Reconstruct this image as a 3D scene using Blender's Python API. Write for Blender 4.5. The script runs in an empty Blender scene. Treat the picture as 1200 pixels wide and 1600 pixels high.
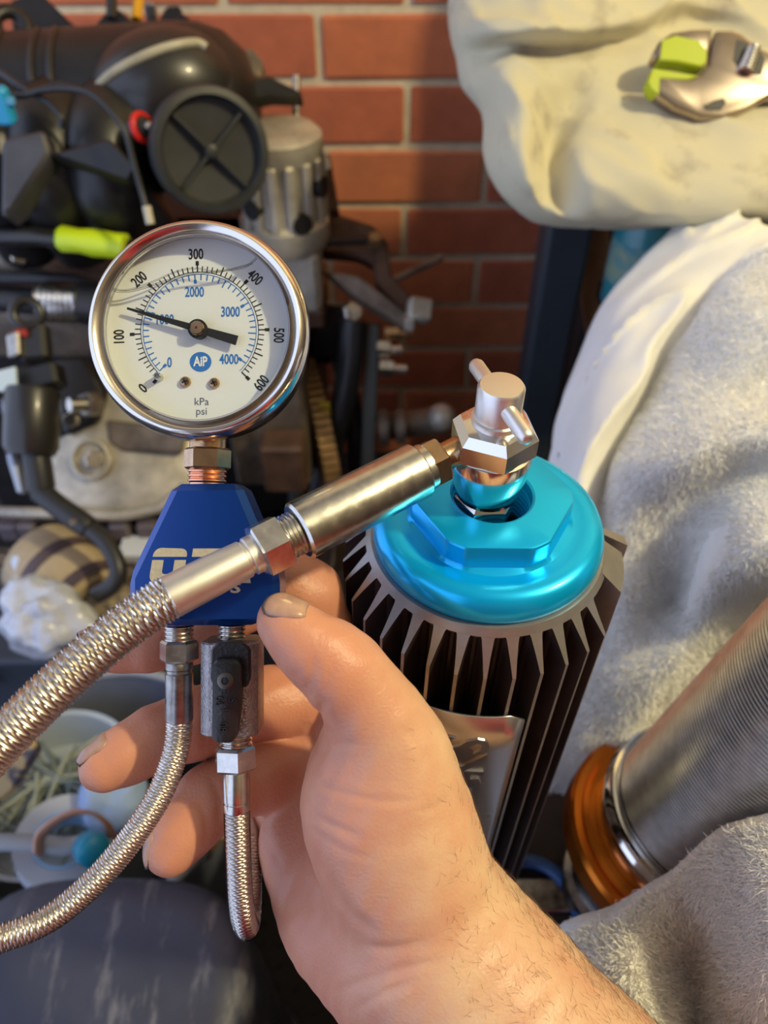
import bpy, bmesh, math, random
import numpy as np
from mathutils import Vector, Matrix, noise as mnoise

random.seed(7)
scene = bpy.context.scene
COL = scene.collection
pi = math.pi

# ------------------------------------------------------------------ camera
FPX = 1202.0                       # focal length in pixels of the 1200x1600 frame
CAM = Vector((0, 0, 1.0))
c45 = math.sqrt(0.5)
Fv = Vector((0, c45, -c45)); Uv = Vector((0, c45, c45)); Xv = Vector((1, 0, 0))
cam_d = bpy.data.cameras.new('camera')
cam = bpy.data.objects.new('camera', cam_d); COL.objects.link(cam)
cam.location = CAM; cam.rotation_euler = (pi / 4, 0, 0)
cam_d.sensor_fit = 'VERTICAL'; cam_d.sensor_height = 24.0
cam_d.lens = FPX / 1600 * 24.0
cam_d.clip_start = 0.01
cam_d.dof.use_dof = True; cam_d.dof.focus_distance = 0.24; cam_d.dof.aperture_fstop = 7.0
scene.camera = cam

# ------------------------------------------------------------------ light
world = bpy.data.worlds.new('garage_daylight'); scene.world = world
world.use_nodes = True
wb = world.node_tree.nodes['Background']
wb.inputs[0].default_value = (0.60, 0.70, 1.0, 1); wb.inputs[1].default_value = 1.75
def lamp(name, loc, col, power, radius):
    l = bpy.data.lights.new(name, 'POINT'); l.color = col; l.energy = power; l.shadow_soft_size = radius
    o = bpy.data.objects.new(name, l); COL.objects.link(o); o.location = loc
    return o
lamp('work_lamp', (1.05, 0.05, 1.95), (1.0, 0.86, 0.50), 84, 0.045)
scene.view_settings.view_transform = 'Standard'
scene.view_settings.look = 'None'
scene.view_settings.gamma = 1.0
scene.view_settings.use_curve_mapping = False
scene.view_settings.exposure = 0.0

# ------------------------------------------------------------------ space helpers
def at(px, py, d):
    """world point of a photo pixel at distance d along the viewing axis"""
    return CAM + (Fv + Xv * ((px - 600) / FPX) + Uv * ((800 - py) / FPX)) * d
def cv(x, y, z):
    """direction given as right, down, away"""
    return (Xv * x - Uv * y + Fv * z)
def pm(px, d):
    return px * d / FPX
def V(*a):
    return Vector(a)
def basis(axis, ref=None):
    z = Vector(axis).normalized()
    r = Vector(ref) if ref is not None else (Vector((0, 0, 1)) if abs(z.z) < 0.9 else Vector((1, 0, 0)))
    x = (r - z * r.dot(z)).normalized()
    return x, z.cross(x), z

# ------------------------------------------------------------------ materials
def nodes_of(m):
    return m.node_tree.nodes, m.node_tree.links
def mat(name, col, rough=0.5, metal=0.0, var=0.0, vscale=60, col2=None, bump=0.0, bscale=300, spec=0.5,
        coat=0.0, sss=0.0, sssr=(0.01, 0.003, 0.0015), aniso=0.0, rvar=0.0, detail=4, stretch=None, sheen=0.0, lo=0.35, hi=0.7):
    m = bpy.data.materials.new(name); m.use_nodes = True
    n, l = nodes_of(m); b = n['Principled BSDF']
    b.inputs['Base Color'].default_value = (*col, 1); b.inputs['Roughness'].default_value = rough
    b.inputs['Metallic'].default_value = metal; b.inputs['Specular IOR Level'].default_value = spec
    if coat: b.inputs['Coat Weight'].default_value = coat; b.inputs['Coat Roughness'].default_value = 0.12
    if sheen: b.inputs['Sheen Weight'].default_value = sheen
    if aniso: b.inputs['Anisotropic'].default_value = aniso
    if sss:
        b.inputs['Subsurface Weight'].default_value = sss
        b.inputs['Subsurface Radius'].default_value = (1, sssr[1] / sssr[0], sssr[2] / sssr[0])
        b.inputs['Subsurface Scale'].default_value = sssr[0]
    tc = n.new('ShaderNodeTexCoord'); src = tc.outputs['Object']
    if stretch:
        mp = n.new('ShaderNodeMapping'); mp.inputs['Scale'].default_value = stretch
        l.new(src, mp.inputs[0]); src = mp.outputs[0]
    if var or col2 or rvar:
        t = n.new('ShaderNodeTexNoise'); t.inputs['Scale'].default_value = vscale; t.inputs['Detail'].default_value = detail
        t.inputs['Roughness'].default_value = 0.6
        l.new(src, t.inputs['Vector'])
        rp = n.new('ShaderNodeValToRGB'); rp.color_ramp.elements[0].position = lo; rp.color_ramp.elements[1].position = hi
        c2 = col2 if col2 else tuple(max(0, x * (1 - var)) for x in col)
        rp.color_ramp.elements[0].color = (*c2, 1); rp.color_ramp.elements[1].color = (*col, 1)
        l.new(t.outputs[0], rp.inputs[0])
        if var or col2: l.new(rp.outputs[0], b.inputs['Base Color'])
        if rvar:
            mr = n.new('ShaderNodeMapRange'); mr.inputs[3].default_value = max(0.02, rough - rvar); mr.inputs[4].default_value = rough + rvar
            l.new(t.outputs[0], mr.inputs[0]); l.new(mr.outputs[0], b.inputs['Roughness'])
    if bump:
        t2 = n.new('ShaderNodeTexNoise'); t2.inputs['Scale'].default_value = bscale; t2.inputs['Detail'].default_value = 3
        l.new(src, t2.inputs['Vector'])
        bp = n.new('ShaderNodeBump'); bp.inputs['Strength'].default_value = bump; bp.inputs['Distance'].default_value = 0.001
        l.new(t2.outputs[0], bp.inputs['Height']); l.new(bp.outputs[0], b.inputs['Normal'])
    return m
def clear_mat(name, tint=(1, 1, 1), gloss=0.06, rough=0.02):
    m = bpy.data.materials.new(name); m.use_nodes = True
    n, l = nodes_of(m); n.remove(n['Principled BSDF'])
    tr = n.new('ShaderNodeBsdfTransparent'); tr.inputs[0].default_value = (*tint, 1)
    gl = n.new('ShaderNodeBsdfGlossy'); gl.inputs['Roughness'].default_value = rough
    fr = n.new('ShaderNodeLayerWeight'); fr.inputs[0].default_value = gloss
    mx = n.new('ShaderNodeMixShader'); l.new(fr.outputs['Fresnel'], mx.inputs[0])
    l.new(tr.outputs[0], mx.inputs[1]); l.new(gl.outputs[0], mx.inputs[2])
    l.new(mx.outputs[0], n['Material Output'].inputs[0])
    return m

M = {}
M['zinc'] = mat('zinc_plated_steel', (0.72, 0.69, 0.62), 0.24, 1.0, var=0.25, vscale=250, rvar=0.1)
M['zinc_dark'] = mat('worn_steel', (0.45, 0.43, 0.40), 0.33, 1.0, var=0.5, vscale=200, rvar=0.15)
M['chrome'] = mat('polished_steel', (0.80, 0.77, 0.72), 0.12, 1.0, rvar=0.05, vscale=120)
M['stainless'] = mat('stainless_bezel', (0.74, 0.70, 0.64), 0.17, 1.0, rvar=0.06, vscale=300)
M['satin'] = mat('satin_stainless', (0.82, 0.80, 0.75), 0.42, 1.0, rvar=0.08, vscale=200)
M['brass'] = mat('dull_brass', (0.62, 0.40, 0.22), 0.27, 1.0, var=0.3, vscale=200)
M['copper'] = mat('copper_thread', (0.85, 0.44, 0.28), 0.25, 1.0)
M['blue_anod'] = mat('blue_anodised_block', (0.003, 0.045, 0.24), 0.27, 0.65, coat=0.2)
M['cyan_anod'] = mat('cyan_anodised_cap', (0.0, 0.50, 1.0), 0.27, 0.5)
M['gold_print'] = mat('gold_laser_print', (0.62, 0.53, 0.33), 0.45, 0.3, var=0.2, vscale=900)
M['dial'] = mat('white_dial', (0.78, 0.81, 0.83), 0.45)
M['ink'] = mat('black_print', (0.012, 0.012, 0.014), 0.5)
M['inkblue'] = mat('blue_print', (0.03, 0.18, 0.58), 0.5)
M['inkgrey'] = mat('grey_print', (0.12, 0.13, 0.22), 0.5)
M['white_print'] = mat('white_print', (0.85, 0.87, 0.88), 0.5)
M['glass'] = clear_mat('gauge_glass', (0.97, 0.98, 0.97), 0.12)
M['glycerine'] = clear_mat('glycerine_edge', (0.90, 0.90, 0.88), 0.25, 0.1)
M['braid'] = mat('braided_stainless', (0.80, 0.75, 0.68), 0.32, 1.0, var=0.2, vscale=500)
M['hose_core'] = mat('hose_core', (0.16, 0.13, 0.12), 0.5, 0.3)
M['sleeve'] = clear_mat('clear_hose_sleeve', (0.96, 0.96, 0.96), 0.15, 0.05)
M['black_plastic'] = mat('black_plastic', (0.014, 0.014, 0.015), 0.33, bump=0.15, bscale=900)
M['valve_cast'] = mat('cast_valve_steel', (0.42, 0.40, 0.40), 0.36, 0.9, bump=0.5, bscale=1500, var=0.3, vscale=400)
M['alum_fin'] = mat('bare_aluminium_body', (0.36, 0.345, 0.33), 0.42, 0.75, var=0.15, vscale=150)
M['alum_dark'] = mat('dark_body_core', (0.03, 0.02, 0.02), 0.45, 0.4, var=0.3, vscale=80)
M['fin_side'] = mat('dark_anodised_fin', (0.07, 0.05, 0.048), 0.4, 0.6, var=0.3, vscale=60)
M['plate'] = mat('pressed_label_plate', (0.55, 0.54, 0.56), 0.30, 0.95, rvar=0.06, vscale=90)
M['thread_steel'] = mat('threaded_steel', (0.62, 0.61, 0.60), 0.26, 1.0, var=0.25, vscale=120)
M['orange_anod'] = mat('copper_orange_anodised', (0.62, 0.17, 0.015), 0.3, 0.85)
M['blue_plastic'] = mat('blue_plastic', (0.03, 0.12, 0.35), 0.4)
M['bench'] = mat('dark_bench_top', (0.035, 0.025, 0.025), 0.6, var=0.5, vscale=30, bump=0.3, bscale=80)
M['canvas'] = mat('cream_canvas', (0.58, 0.53, 0.36), 0.85, col2=(0.32, 0.28, 0.21), vscale=26, bump=0.35, bscale=700, sheen=0.1, lo=0.26, hi=0.46, detail=7)
M['cotton'] = mat('white_cotton', (0.80, 0.79, 0.75), 0.85, var=0.12, vscale=12, bump=0.3, bscale=800)
M['towel'] = mat('terry_towel', (0.84, 0.83, 0.80), 0.95, var=0.12, vscale=25, bump=1.0, bscale=500, sheen=0.2)
M['pile'] = mat('towel_pile', (0.92, 0.91, 0.87), 0.9)
M['mortar'] = mat('mortar', (0.82, 0.69, 0.47), 0.9, var=0.25, vscale=40, bump=0.6, bscale=200)
M['floor'] = mat('dark_floor', (0.035, 0.028, 0.026), 0.7, var=0.5, vscale=14, bump=0.4, bscale=60)
M['mat'] = mat('rubber_mat', (0.018, 0.015, 0.015), 0.6)
M['ceiling'] = mat('painted_ceiling', (0.34, 0.35, 0.38), 0.9)
M['side_wall'] = mat('side_wall', (0.13, 0.11, 0.10), 0.9, var=0.3, vscale=5)

# ------------------------------------------------------------------ mesh builder
class MB:
    def __init__(s):
        s.v = []; s.f = []
    def add(s, vs, fs):
        o = len(s.v); s.v += [tuple(x) for x in vs]; s.f += [tuple(i + o for i in f) for f in fs]; return s
    def lathe(s, o, axis, prof, n=40, ref=None, cap0=True, cap1=True, phase=0.0, rfun=None):
        """prof: (radius, height) pairs from o along axis"""
        x, y, z = basis(axis, ref); o = Vector(o); vs = []; fs = []
        for r, h in prof:
            for k in range(n):
                a = phase + 2 * pi * k / n; rr = r if rfun is None else rfun(r, h, a)
                vs.append(o + z * h + (x * math.cos(a) + y * math.sin(a)) * rr)
        m = len(prof)
        for i in range(m - 1):
            for k in range(n):
                k2 = (k + 1) % n
                fs.append((i * n + k, i * n + k2, (i + 1) * n + k2, (i + 1) * n + k))
        if cap0: fs.append(tuple(range(n - 1, -1, -1)))
        if cap1: fs.append(tuple((m - 1) * n + k for k in range(n)))
        return s.add(vs, fs)
    def cyl(s, p0, p1, r0, r1=None, n=24, bev=0.0, ref=None):
        p0 = Vector(p0); p1 = Vector(p1); L = (p1 - p0).length; r1 = r0 if r1 is None else r1
        if bev: prof = [(r0 - bev, 0), (r0, bev), (r1, L - bev), (r1 - bev, L)]
        else: prof = [(r0, 0), (r1, L)]
        return s.lathe(p0, p1 - p0, prof, n, ref)
    def hexnut(s, p0, p1, r, ref=None, n=6, phase=0.0, ch=0.12):
        p0 = Vector(p0); p1 = Vector(p1); L = (p1 - p0).length; e = min(r * ch, L * 0.2)
        return s.lathe(p0, p1 - p0, [(r * 0.88, 0), (r, e), (r, L - e), (r * 0.88, L)], n, ref, phase=phase)
    def tube(s, pts, r, n=12, cap=True):
        pts = [Vector(p) for p in pts]; N = len(pts)
        rs = list(r) if hasattr(r, '__len__') else [r] * N
        T = [(pts[min(i + 1, N - 1)] - pts[max(i - 1, 0)]).normalized() for i in range(N)]
        x, y, _ = basis(T[0]); vs = []; fs = []
        for i in range(N):
            x = (x - T[i] * x.dot(T[i])).normalized(); y = T[i].cross(x)
            for k in range(n):
                a = 2 * pi * k / n; vs.append(pts[i] + (x * math.cos(a) + y * math.sin(a)) * rs[i])
        for i in range(N - 1):
            for k in range(n):
                k2 = (k + 1) % n; fs.append((i * n + k, i * n + k2, (i + 1) * n + k2, (i + 1) * n + k))
        if cap: fs.append(tuple(range(n - 1, -1, -1))); fs.append(tuple((N - 1) * n + k for k in range(n)))
        return s.add(vs, fs)
    def from_bm(s, bm, mtx=None):
        bm.verts.ensure_lookup_table(); bm.verts.index_update()
        vs = [(mtx @ v.co if mtx is not None else v.co.copy()) for v in bm.verts]
        fs = [[v.index for v in f.verts] for f in bm.faces]
        bm.free(); return s.add(vs, fs)
    def box(s, c, size, axes=None, bev=0.0, seg=1):
        bm = bmesh.new(); bmesh.ops.create_cube(bm, size=1.0)
        for v in bm.verts: v.co = Vector((v.co.x * size[0], v.co.y * size[1], v.co.z * size[2]))
        if bev: bmesh.ops.bevel(bm, geom=bm.edges[:], offset=bev, segments=seg, affect='EDGES', profile=0.5)
        X, Y, Z = axes if axes else (V(1, 0, 0), V(0, 1, 0), V(0, 0, 1))
        m = Matrix((X, Y, Z)).transposed().to_4x4(); m.translation = Vector(c)
        return s.from_bm(bm, m)
    def prism(s, poly, thick, bev=0.0, seg=1):
        """poly: world points of one face; thick: extrusion vector"""
        bm = bmesh.new(); t = Vector(thick)
        a = [bm.verts.new(Vector(p)) for p in poly]; b = [bm.verts.new(Vector(p) + t) for p in poly]
        n = len(poly)
        bm.faces.new(a); bm.faces.new(b[::-1])
        for i in range(n):
            j = (i + 1) % n; bm.faces.new((a[j], a[i], b[i], b[j]))
        bmesh.ops.recalc_face_normals(bm, faces=bm.faces[:])
        if bev: bmesh.ops.bevel(bm, geom=bm.edges[:], offset=bev, segments=seg, affect='EDGES', profile=0.5)
        return s.from_bm(bm)
    def ball(s, c, r, axes=None, nu=20, nv=12):
        c = Vector(c); rx, ry, rz = (r if hasattr(r, '__len__') else (r, r, r))
        X, Y, Z = axes if axes else (V(1, 0, 0), V(0, 1, 0), V(0, 0, 1)); vs = []; fs = []
        vs.append(c - Z * rz)
        for j in range(1, nv):
            t = -pi / 2 + pi * j / nv
            for k in range(nu):
                a = 2 * pi * k / nu
                vs.append(c + X * (rx * math.cos(t) * math.cos(a)) + Y * (ry * math.cos(t) * math.sin(a)) + Z * (rz * math.sin(t)))
        vs.append(c + Z * rz); last = len(vs) - 1
        for k in range(nu):
            k2 = (k + 1) % nu
            fs.append((0, 1 + k2, 1 + k))
            for j in range(nv - 2): fs.append((1 + j * nu + k, 1 + j * nu + k2, 1 + (j + 1) * nu + k2, 1 + (j + 1) * nu + k))
            fs.append((last, 1 + (nv - 2) * nu + k, 1 + (nv - 2) * nu + k2))
        return s.add(vs, fs)
    def ring(s, c, axis, R, r, n=48, m=10, a0=0.0, a1=2 * pi, ref=None):
        x, y, z = basis(axis, ref); c = Vector(c); full = abs(a1 - a0 - 2 * pi) < 1e-6
        if full:
            vs = []; fs = []
            for i in range(n):
                a = 2 * pi * i / n; d = x * math.cos(a) + y * math.sin(a)
                for k in range(m):
                    b = 2 * pi * k / m; vs.append(c + d * (R + r * math.cos(b)) + z * (r * math.sin(b)))
            for i in range(n):
                for k in range(m):
                    fs.append((i * m + k, ((i + 1) % n) * m + k, ((i + 1) % n) * m + (k + 1) % m, i * m + (k + 1) % m))
            return s.add(vs, fs)
        return s.tube([c + (x * math.cos(a0 + (a1 - a0) * i / n) + y * math.sin(a0 + (a1 - a0) * i / n)) * R for i in range(n + 1)], r, m)
    def build(s, name, m, parent=None, smooth=35, label=None, kind=None):
        off = OFF.get(parent.name, V(0, 0, 0)) if parent else V(0, 0, 0)
        me = bpy.data.meshes.new(name)
        me.from_pydata([(p[0] - off.x, p[1] - off.y, p[2] - off.z) for p in s.v], [], s.f)
        me.validate(); me.update()
        bm = bmesh.new(); bm.from_mesh(me); bmesh.ops.recalc_face_normals(bm, faces=bm.faces[:]); bm.to_mesh(me); bm.free()
        return finish(name, me, m, parent, smooth, label, kind)
OFF = {}
def finish(name, me, m, parent=None, smooth=35, label=None, kind=None):
    if isinstance(m, str): m = M[m]
    if m is not None: me.materials.append(m)
    if smooth:
        me.shade_smooth()
        if smooth < 180: me.set_sharp_from_angle(angle=math.radians(smooth))
    o = bpy.data.objects.new(name, me); COL.objects.link(o)
    if parent: o.parent = parent; OFF[o.name] = OFF.get(parent.name, V(0, 0, 0))
    if label: o['label'] = label
    if kind: o['kind'] = kind
    return o
def thing(name, label, cat, loc=(0, 0, 0), group=None):
    o = bpy.data.objects.new(name, None); COL.objects.link(o); o.location = loc
    o.empty_display_size = 0.02
    OFF[o.name] = Vector(loc); o['label'] = label; o['category'] = cat
    if group: o['group'] = group
    return o
def tag(o, label, cat, group=None):
    o['label'] = label; o['category'] = cat
    if group: o['group'] = group
    return o
def base_of(mbs):
    lo = [min(v[i] for mb in mbs for v in mb.v) for i in range(3)]; hi = [max(v[i] for mb in mbs for v in mb.v) for i in range(3)]
    return Vector(((lo[0] + hi[0]) / 2, (lo[1] + hi[1]) / 2, lo[2]))
def catmull(pts, n):
    pts = [np.array(p, float) for p in pts]; P = [2 * pts[0] - pts[1]] + pts + [2 * pts[-1] - pts[-2]]; out = []
    for i in range(1, len(P) - 2):
        for k in range(n):
            t = k / n; a, b, c, d = P[i - 1], P[i], P[i + 1], P[i + 2]
            out.append(0.5 * ((2 * b) + (c - a) * t + (2 * a - 5 * b + 4 * c - d) * t * t + (3 * b - a - 3 * c + d) * t ** 3))
    out.append(pts[-1]); return out
def path(pix, n=10):
    """smooth world path through (px, py, depth) points"""
    return [at(*p) for p in catmull(pix, n)]
def text_into(mb, body, o, ax, ay, size, depth=0.0, xs=1.0, bold=0.0, az=None):
    cu = bpy.data.curves.new('t', 'FONT'); cu.body = body; cu.size = 1.0; cu.align_x = 'CENTER'; cu.align_y = 'CENTER'
    cu.resolution_u = 3; cu.offset = bold; cu.extrude = 0.0 if not depth else 0.5
    ob = bpy.data.objects.new('t', cu); COL.objects.link(ob)
    dg = bpy.context.evaluated_depsgraph_get(); me = bpy.data.meshes.new_from_object(ob.evaluated_get(dg))
    ax = Vector(ax).normalized(); ay = Vector(ay).normalized(); az = ax.cross(ay) if az is None else az
    vs = [Vector(o) + ax * (v.co.x * size * xs) + ay * (v.co.y * size) + az * (v.co.z * depth) for v in me.vertices]
    fs = [tuple(p.vertices) for p in me.polygons]
    bpy.data.objects.remove(ob); bpy.data.curves.remove(cu); bpy.data.meshes.remove(me)
    mb.add(vs, fs); return mb
def threads(o, axis, r, L, pitch, n=24, depth=0.0006, ref=None):
    prof = []; k = int(L / pitch)
    for i in range(k):
        h = i * pitch
        prof += [(r - depth, h), (r, h + pitch * 0.35), (r, h + pitch * 0.6), (r - depth, h + pitch * 0.95)]
    prof.append((r - depth, L))
    return MB().lathe(o, axis, prof, n, ref)
def fbm(p, s):
    return mnoise.fractal(Vector(p) * s, 1.0, 2.0, 4)

# ------------------------------------------------------------------ setting: brick wall, floor, ceiling
WY = 1.17
ZT = 0.7545; PITCH = 0.086
def struct(name, mb, m, smooth=0):
    o = mb.build(name, m, None, smooth); o['kind'] = 'structure'; return o
wall = struct('wall_back', MB().box((0.2, WY + 0.0535, 1.15), (3.2, 0.1, 2.3)), 'mortar')
def brick_mat(i, c):
    return mat('fired_brick_%d' % i, c, 0.85, var=0.25, vscale=18, bump=0.8, bscale=90, detail=8)
BR = [brick_mat(0, (0.68, 0.20, 0.085)), brick_mat(1, (0.62, 0.17, 0.075)), brick_mat(2, (0.72, 0.23, 0.10)), brick_mat(3, (0.60, 0.165, 0.08))]
brick_meshes = []
for i in range(8):
    bm = bmesh.new(); bmesh.ops.create_cube(bm, size=1.0)
    for v in bm.verts: v.co = Vector((v.co.x * 0.229, v.co.y * 0.06, v.co.z * 0.0745))
    bmesh.ops.bevel(bm, geom=bm.edges[:], offset=0.003, segments=1, affect='EDGES')
    rr = random.Random(i)
    for v in bm.verts: v.co += Vector((rr.uniform(-1, 1), rr.uniform(-1, 1), rr.uniform(-1, 1))) * 0.0013
    me = bpy.data.meshes.new('brick'); bm.to_mesh(me); bm.free(); me.materials.append(BR[i % 4]); brick_meshes.append(me)
for row in range(-9, 9):
    z = ZT - PITCH * (row + 0.5)
    for k in range(-4, 6):
        x = -0.088 + 0.24 * (k + 0.5) + (0.12 if row % 2 else 0)
        if x < -0.85 or x > 1.15: continue
        b = bpy.data.objects.new('brick', random.choice(brick_meshes)); COL.objects.link(b)
        b.location = (x, WY + 0.03 - random.uniform(0, 0.003), z); b.parent = wall
        b.rotation_euler = (random.uniform(-.006, .006), random.uniform(-.004, .004), random.uniform(-.006, .006))
        if random.random() < 0.5: b.rotation_euler.z += pi
struct('floor', MB().box((0.2, 0.2, -0.05), (3.2, 2.4, 0.1)), 'floor')
struct('ceiling', MB().box((0.2, 0.2, 2.35), (3.2, 2.4, 0.1)), 'ceiling')
struct('wall_rear', MB().box((0.65, -1.05, 1.15), (2.3, 0.1, 2.3)), 'side_wall')
struct('wall_right', MB().box((1.55, 0.2, 1.15), (0.1, 2.4, 2.3)), 'side_wall')

# ------------------------------------------------------------------ canister (shock reservoir) standing on the bench
BZ = 0.478                                    # bench top height
CAPC = at(765, 800, 0.270)                    # centre of the blue cap's upper rim plane
res = thing('shock_reservoir', 'finned grey metal canister with cyan blue screw cap standing on the bench', 'canister', (CAPC.x, CAPC.y, BZ))
AX = (V(0.012, 0.0, 1)).normalized()
cx, cy, cz = basis(AX, V(1, 0, 0))
def CP(r, a, h): return CAPC + cx * (r * math.cos(a)) + cy * (r * math.sin(a)) + cz * h
RC = 0.0409
# cap: rim ring with rounded edge, dished shoulder, raised disc with six wrench flats, bored centre
RD = 0.0278
def capfun(r, h, a):
    return r
prof = [(0.0395, -0.0115), (0.0405, -0.0108), (RC, -0.0092), (RC, -0.0070), (0.0405, -0.0046), (0.0395, -0.0025), (0.0378, -0.0009), (0.0352, -0.0001), (0.0325, -0.0004), (0.0303, -0.0007), (0.0290, -0.0006)]
cap = MB().lathe(CAPC, cz, prof, 144, cx, cap0=False, cap1=False)
APO = 0.0256
def flats(r, h, a):
    if r < 0.0240 or r > 0.0283: return r
    q = a + pi / 2; da = q - round(q / (pi / 3)) * pi / 3
    return r * min(1.0, APO / math.cos(da) / RD)
capo = cap.build('screw_cap', 'cyan_anod', res, 60, label='cyan blue anodised screw cap with wrench flats')
cap = MB().lathe(CAPC, cz, [(0.0290, -0.0006), (0.0282, 0.0002), (RD, 0.0009), (RD, 0.0082), (RD - 0.0004, 0.0089), (RD - 0.0012, 0.0092), (0.0146, 0.0092), (0.0138, 0.0087), (0.0134, 0.0078), (0.0134, -0.011), (0.0395, -0.0115)], 144, cx, cap0=False, cap1=False, rfun=flats)
cap.build('wrench_disc', 'cyan_anod', capo, 28)
MB().lathe(CP(0, 0, -0.0105), cz, [(0.0133, 0), (0.0133, 0.0006)], 36).build('bore_floor', 'alum_dark', capo)
bt = MB()
for i in range(7): bt.ring(CP(0, 0, -0.008 + i * 0.0021), cz, 0.0134, 0.0005, 48, 6)
bt.build('bore_thread', 'cyan_anod', capo)
# body core and fins
HB = CAPC.z - 0.0115 - BZ
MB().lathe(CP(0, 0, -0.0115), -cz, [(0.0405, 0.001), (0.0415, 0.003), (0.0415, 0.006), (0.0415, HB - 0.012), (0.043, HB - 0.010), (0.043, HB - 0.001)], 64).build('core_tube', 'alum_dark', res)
MB().lathe(CP(0, 0, -0.0114), -cz, [(0.036, 0), (0.0418, 0), (0.0436, 0.0026), (0.0425, 0.0046), (0.036, 0.0046)], 72).build('top_ring', 'alum_fin', res, 40)
NF = 34
def fin_mesh(h1=HB - 0.035):
    # wedge-shaped fin: wide at the root, thin at the tip, chamfered shoulder; local frame x = radial, y = tangential, z = up
    sec = [(0.0400, 0.0036), (0.0425, 0.0030), (0.0440, 0.0020), (0.0480, 0.0012), (0.0520, 0.0006)]
    def top(r): return 0.0 if r <= 0.0418 else -(r - 0.0418) / (0.052 - 0.0418) * 0.0135
    vs = []; n = len(sec)
    for r, w in sec:
        vs += [(r, -w, top(r)), (r, w, top(r)), (r, -w, -h1), (r, w, -h1)]
    fs = []
    for i in range(n - 1):
        a = i * 4; b = a + 4
        fs += [(a, b, b + 1, a + 1), (a + 2, a + 3, b + 3, b + 2), (a, a + 2, b + 2, b), (a + 1, b + 1, b + 3, a + 3)]
    fs += [(0, 1, 3, 2), (4 * n - 4, 4 * n - 2, 4 * n - 1, 4 * n - 3)]
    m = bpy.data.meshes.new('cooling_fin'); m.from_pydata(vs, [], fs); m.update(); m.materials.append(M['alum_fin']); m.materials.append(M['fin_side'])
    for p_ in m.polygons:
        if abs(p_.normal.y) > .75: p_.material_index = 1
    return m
fm = fin_mesh()
base = CP(0, 0, -0.0118) - OFF[res.name]
for i in range(NF):
    a = 2 * pi * i / NF + 0.02
    deg = math.degrees(a) % 360
    if 325 < deg or deg < 8: continue          # solid land on the right
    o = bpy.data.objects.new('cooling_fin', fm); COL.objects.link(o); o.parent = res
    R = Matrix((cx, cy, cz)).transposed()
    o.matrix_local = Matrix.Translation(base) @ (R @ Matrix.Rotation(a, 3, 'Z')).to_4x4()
# solid lands at the right
def land(a0, a1, r1, name):
    mb = MB(); n = 8; vs = []; fs = []
    pr = [(0.036, 0), (0.0418, 0), (r1, -0.007), (r1, -HB + 0.036), (0.036, -HB + 0.036)]
    for i in range(n + 1):
        a = math.radians(a0 + (a1 - a0) * i / n)
        for r, h in pr: vs.append(CP(r, a, h - 0.0118))
    m = len(pr)
    for i in range(n):
        for j in range(m): fs.append((i * m + j, (i + 1) * m + j, (i + 1) * m + (j + 1) % m, i * m + (j + 1) % m))
    fs += [tuple(range(m)), tuple(n * m + j for j in range(m))]
    mb.add(vs, fs).build(name, 'alum_fin', res, 30)
land(336, 358, 0.0505, 'solid_land')
land(362, 367, 0.0535, 'solid_land')
# pressed label plate bent round the front
PR = 0.0535
LT, LB = -0.047, -0.290
A0, A1 = math.radians(200), math.radians(284)
def plate_pt(a, h, dr=0.0): return CP(PR + dr, a, h)
lp = MB(); vs = []; fs = []; n = 28; mrows = 10
for j in range(mrows + 1):
    for i in range(n + 1):
        a = A0 + (A1 - A0) * i / n; t = j / mrows
        h = LT + (LB - LT) * t
        if j == 0 and i >= n - 1: h -= 0.0022 * (i - n + 2)      # rounded corner
        vs.append(plate_pt(a, h))
for j in range(mrows):
    for i in range(n):
        q = j * (n + 1) + i; fs.append((q, q + 1, q + n + 2, q + n + 1))
lpo = lp.add(vs, fs).build('label_plate', 'plate', res, 60, label='thin pressed metal label plate with embossed lettering')
md = lpo.modifiers.new('thick', 'SOLIDIFY'); md.thickness = 0.0008; md.offset = -1
# embossed word, reads upward, wrapped on the plate
tm = MB(); text_into(tm, 'SHOCKS', V(0, 0, 0), V(1, 0, 0), V(0, 1, 0), 0.0235, 0.0012, 1.15, 0.012)
wv = []
aT = math.radians(264)
for x_, y_, z_ in tm.v:
    wv.append(plate_pt(aT - y_ / PR, -0.112 + x_, 0.0002 + z_))
tm.v = wv
tm.build('embossed_lettering', 'plate', lpo, 30)
pr2 = MB(); vs = []; fs = []
for j in range(2):
    for i in range(7): vs.append(plate_pt(math.radians(259 + i * 1.6), -0.220 - j * 0.045, 0.0003))
for i in range(6): fs.append((i, i + 1, i + 8, i + 7))
pr2.add(vs, fs).build('printed_patch', mat('grey_blue_print', (0.16, 0.17, 0.28), 0.5), lpo, 60)
MB().lathe(CP(0, 0, -0.0118 - HB + 0.02), -cz, [(0.044, 0), (0.047, 0.002), (0.047, 0.016), (0.044, 0.0185)], 48).build('foot_ring', 'alum_fin', res)

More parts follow.
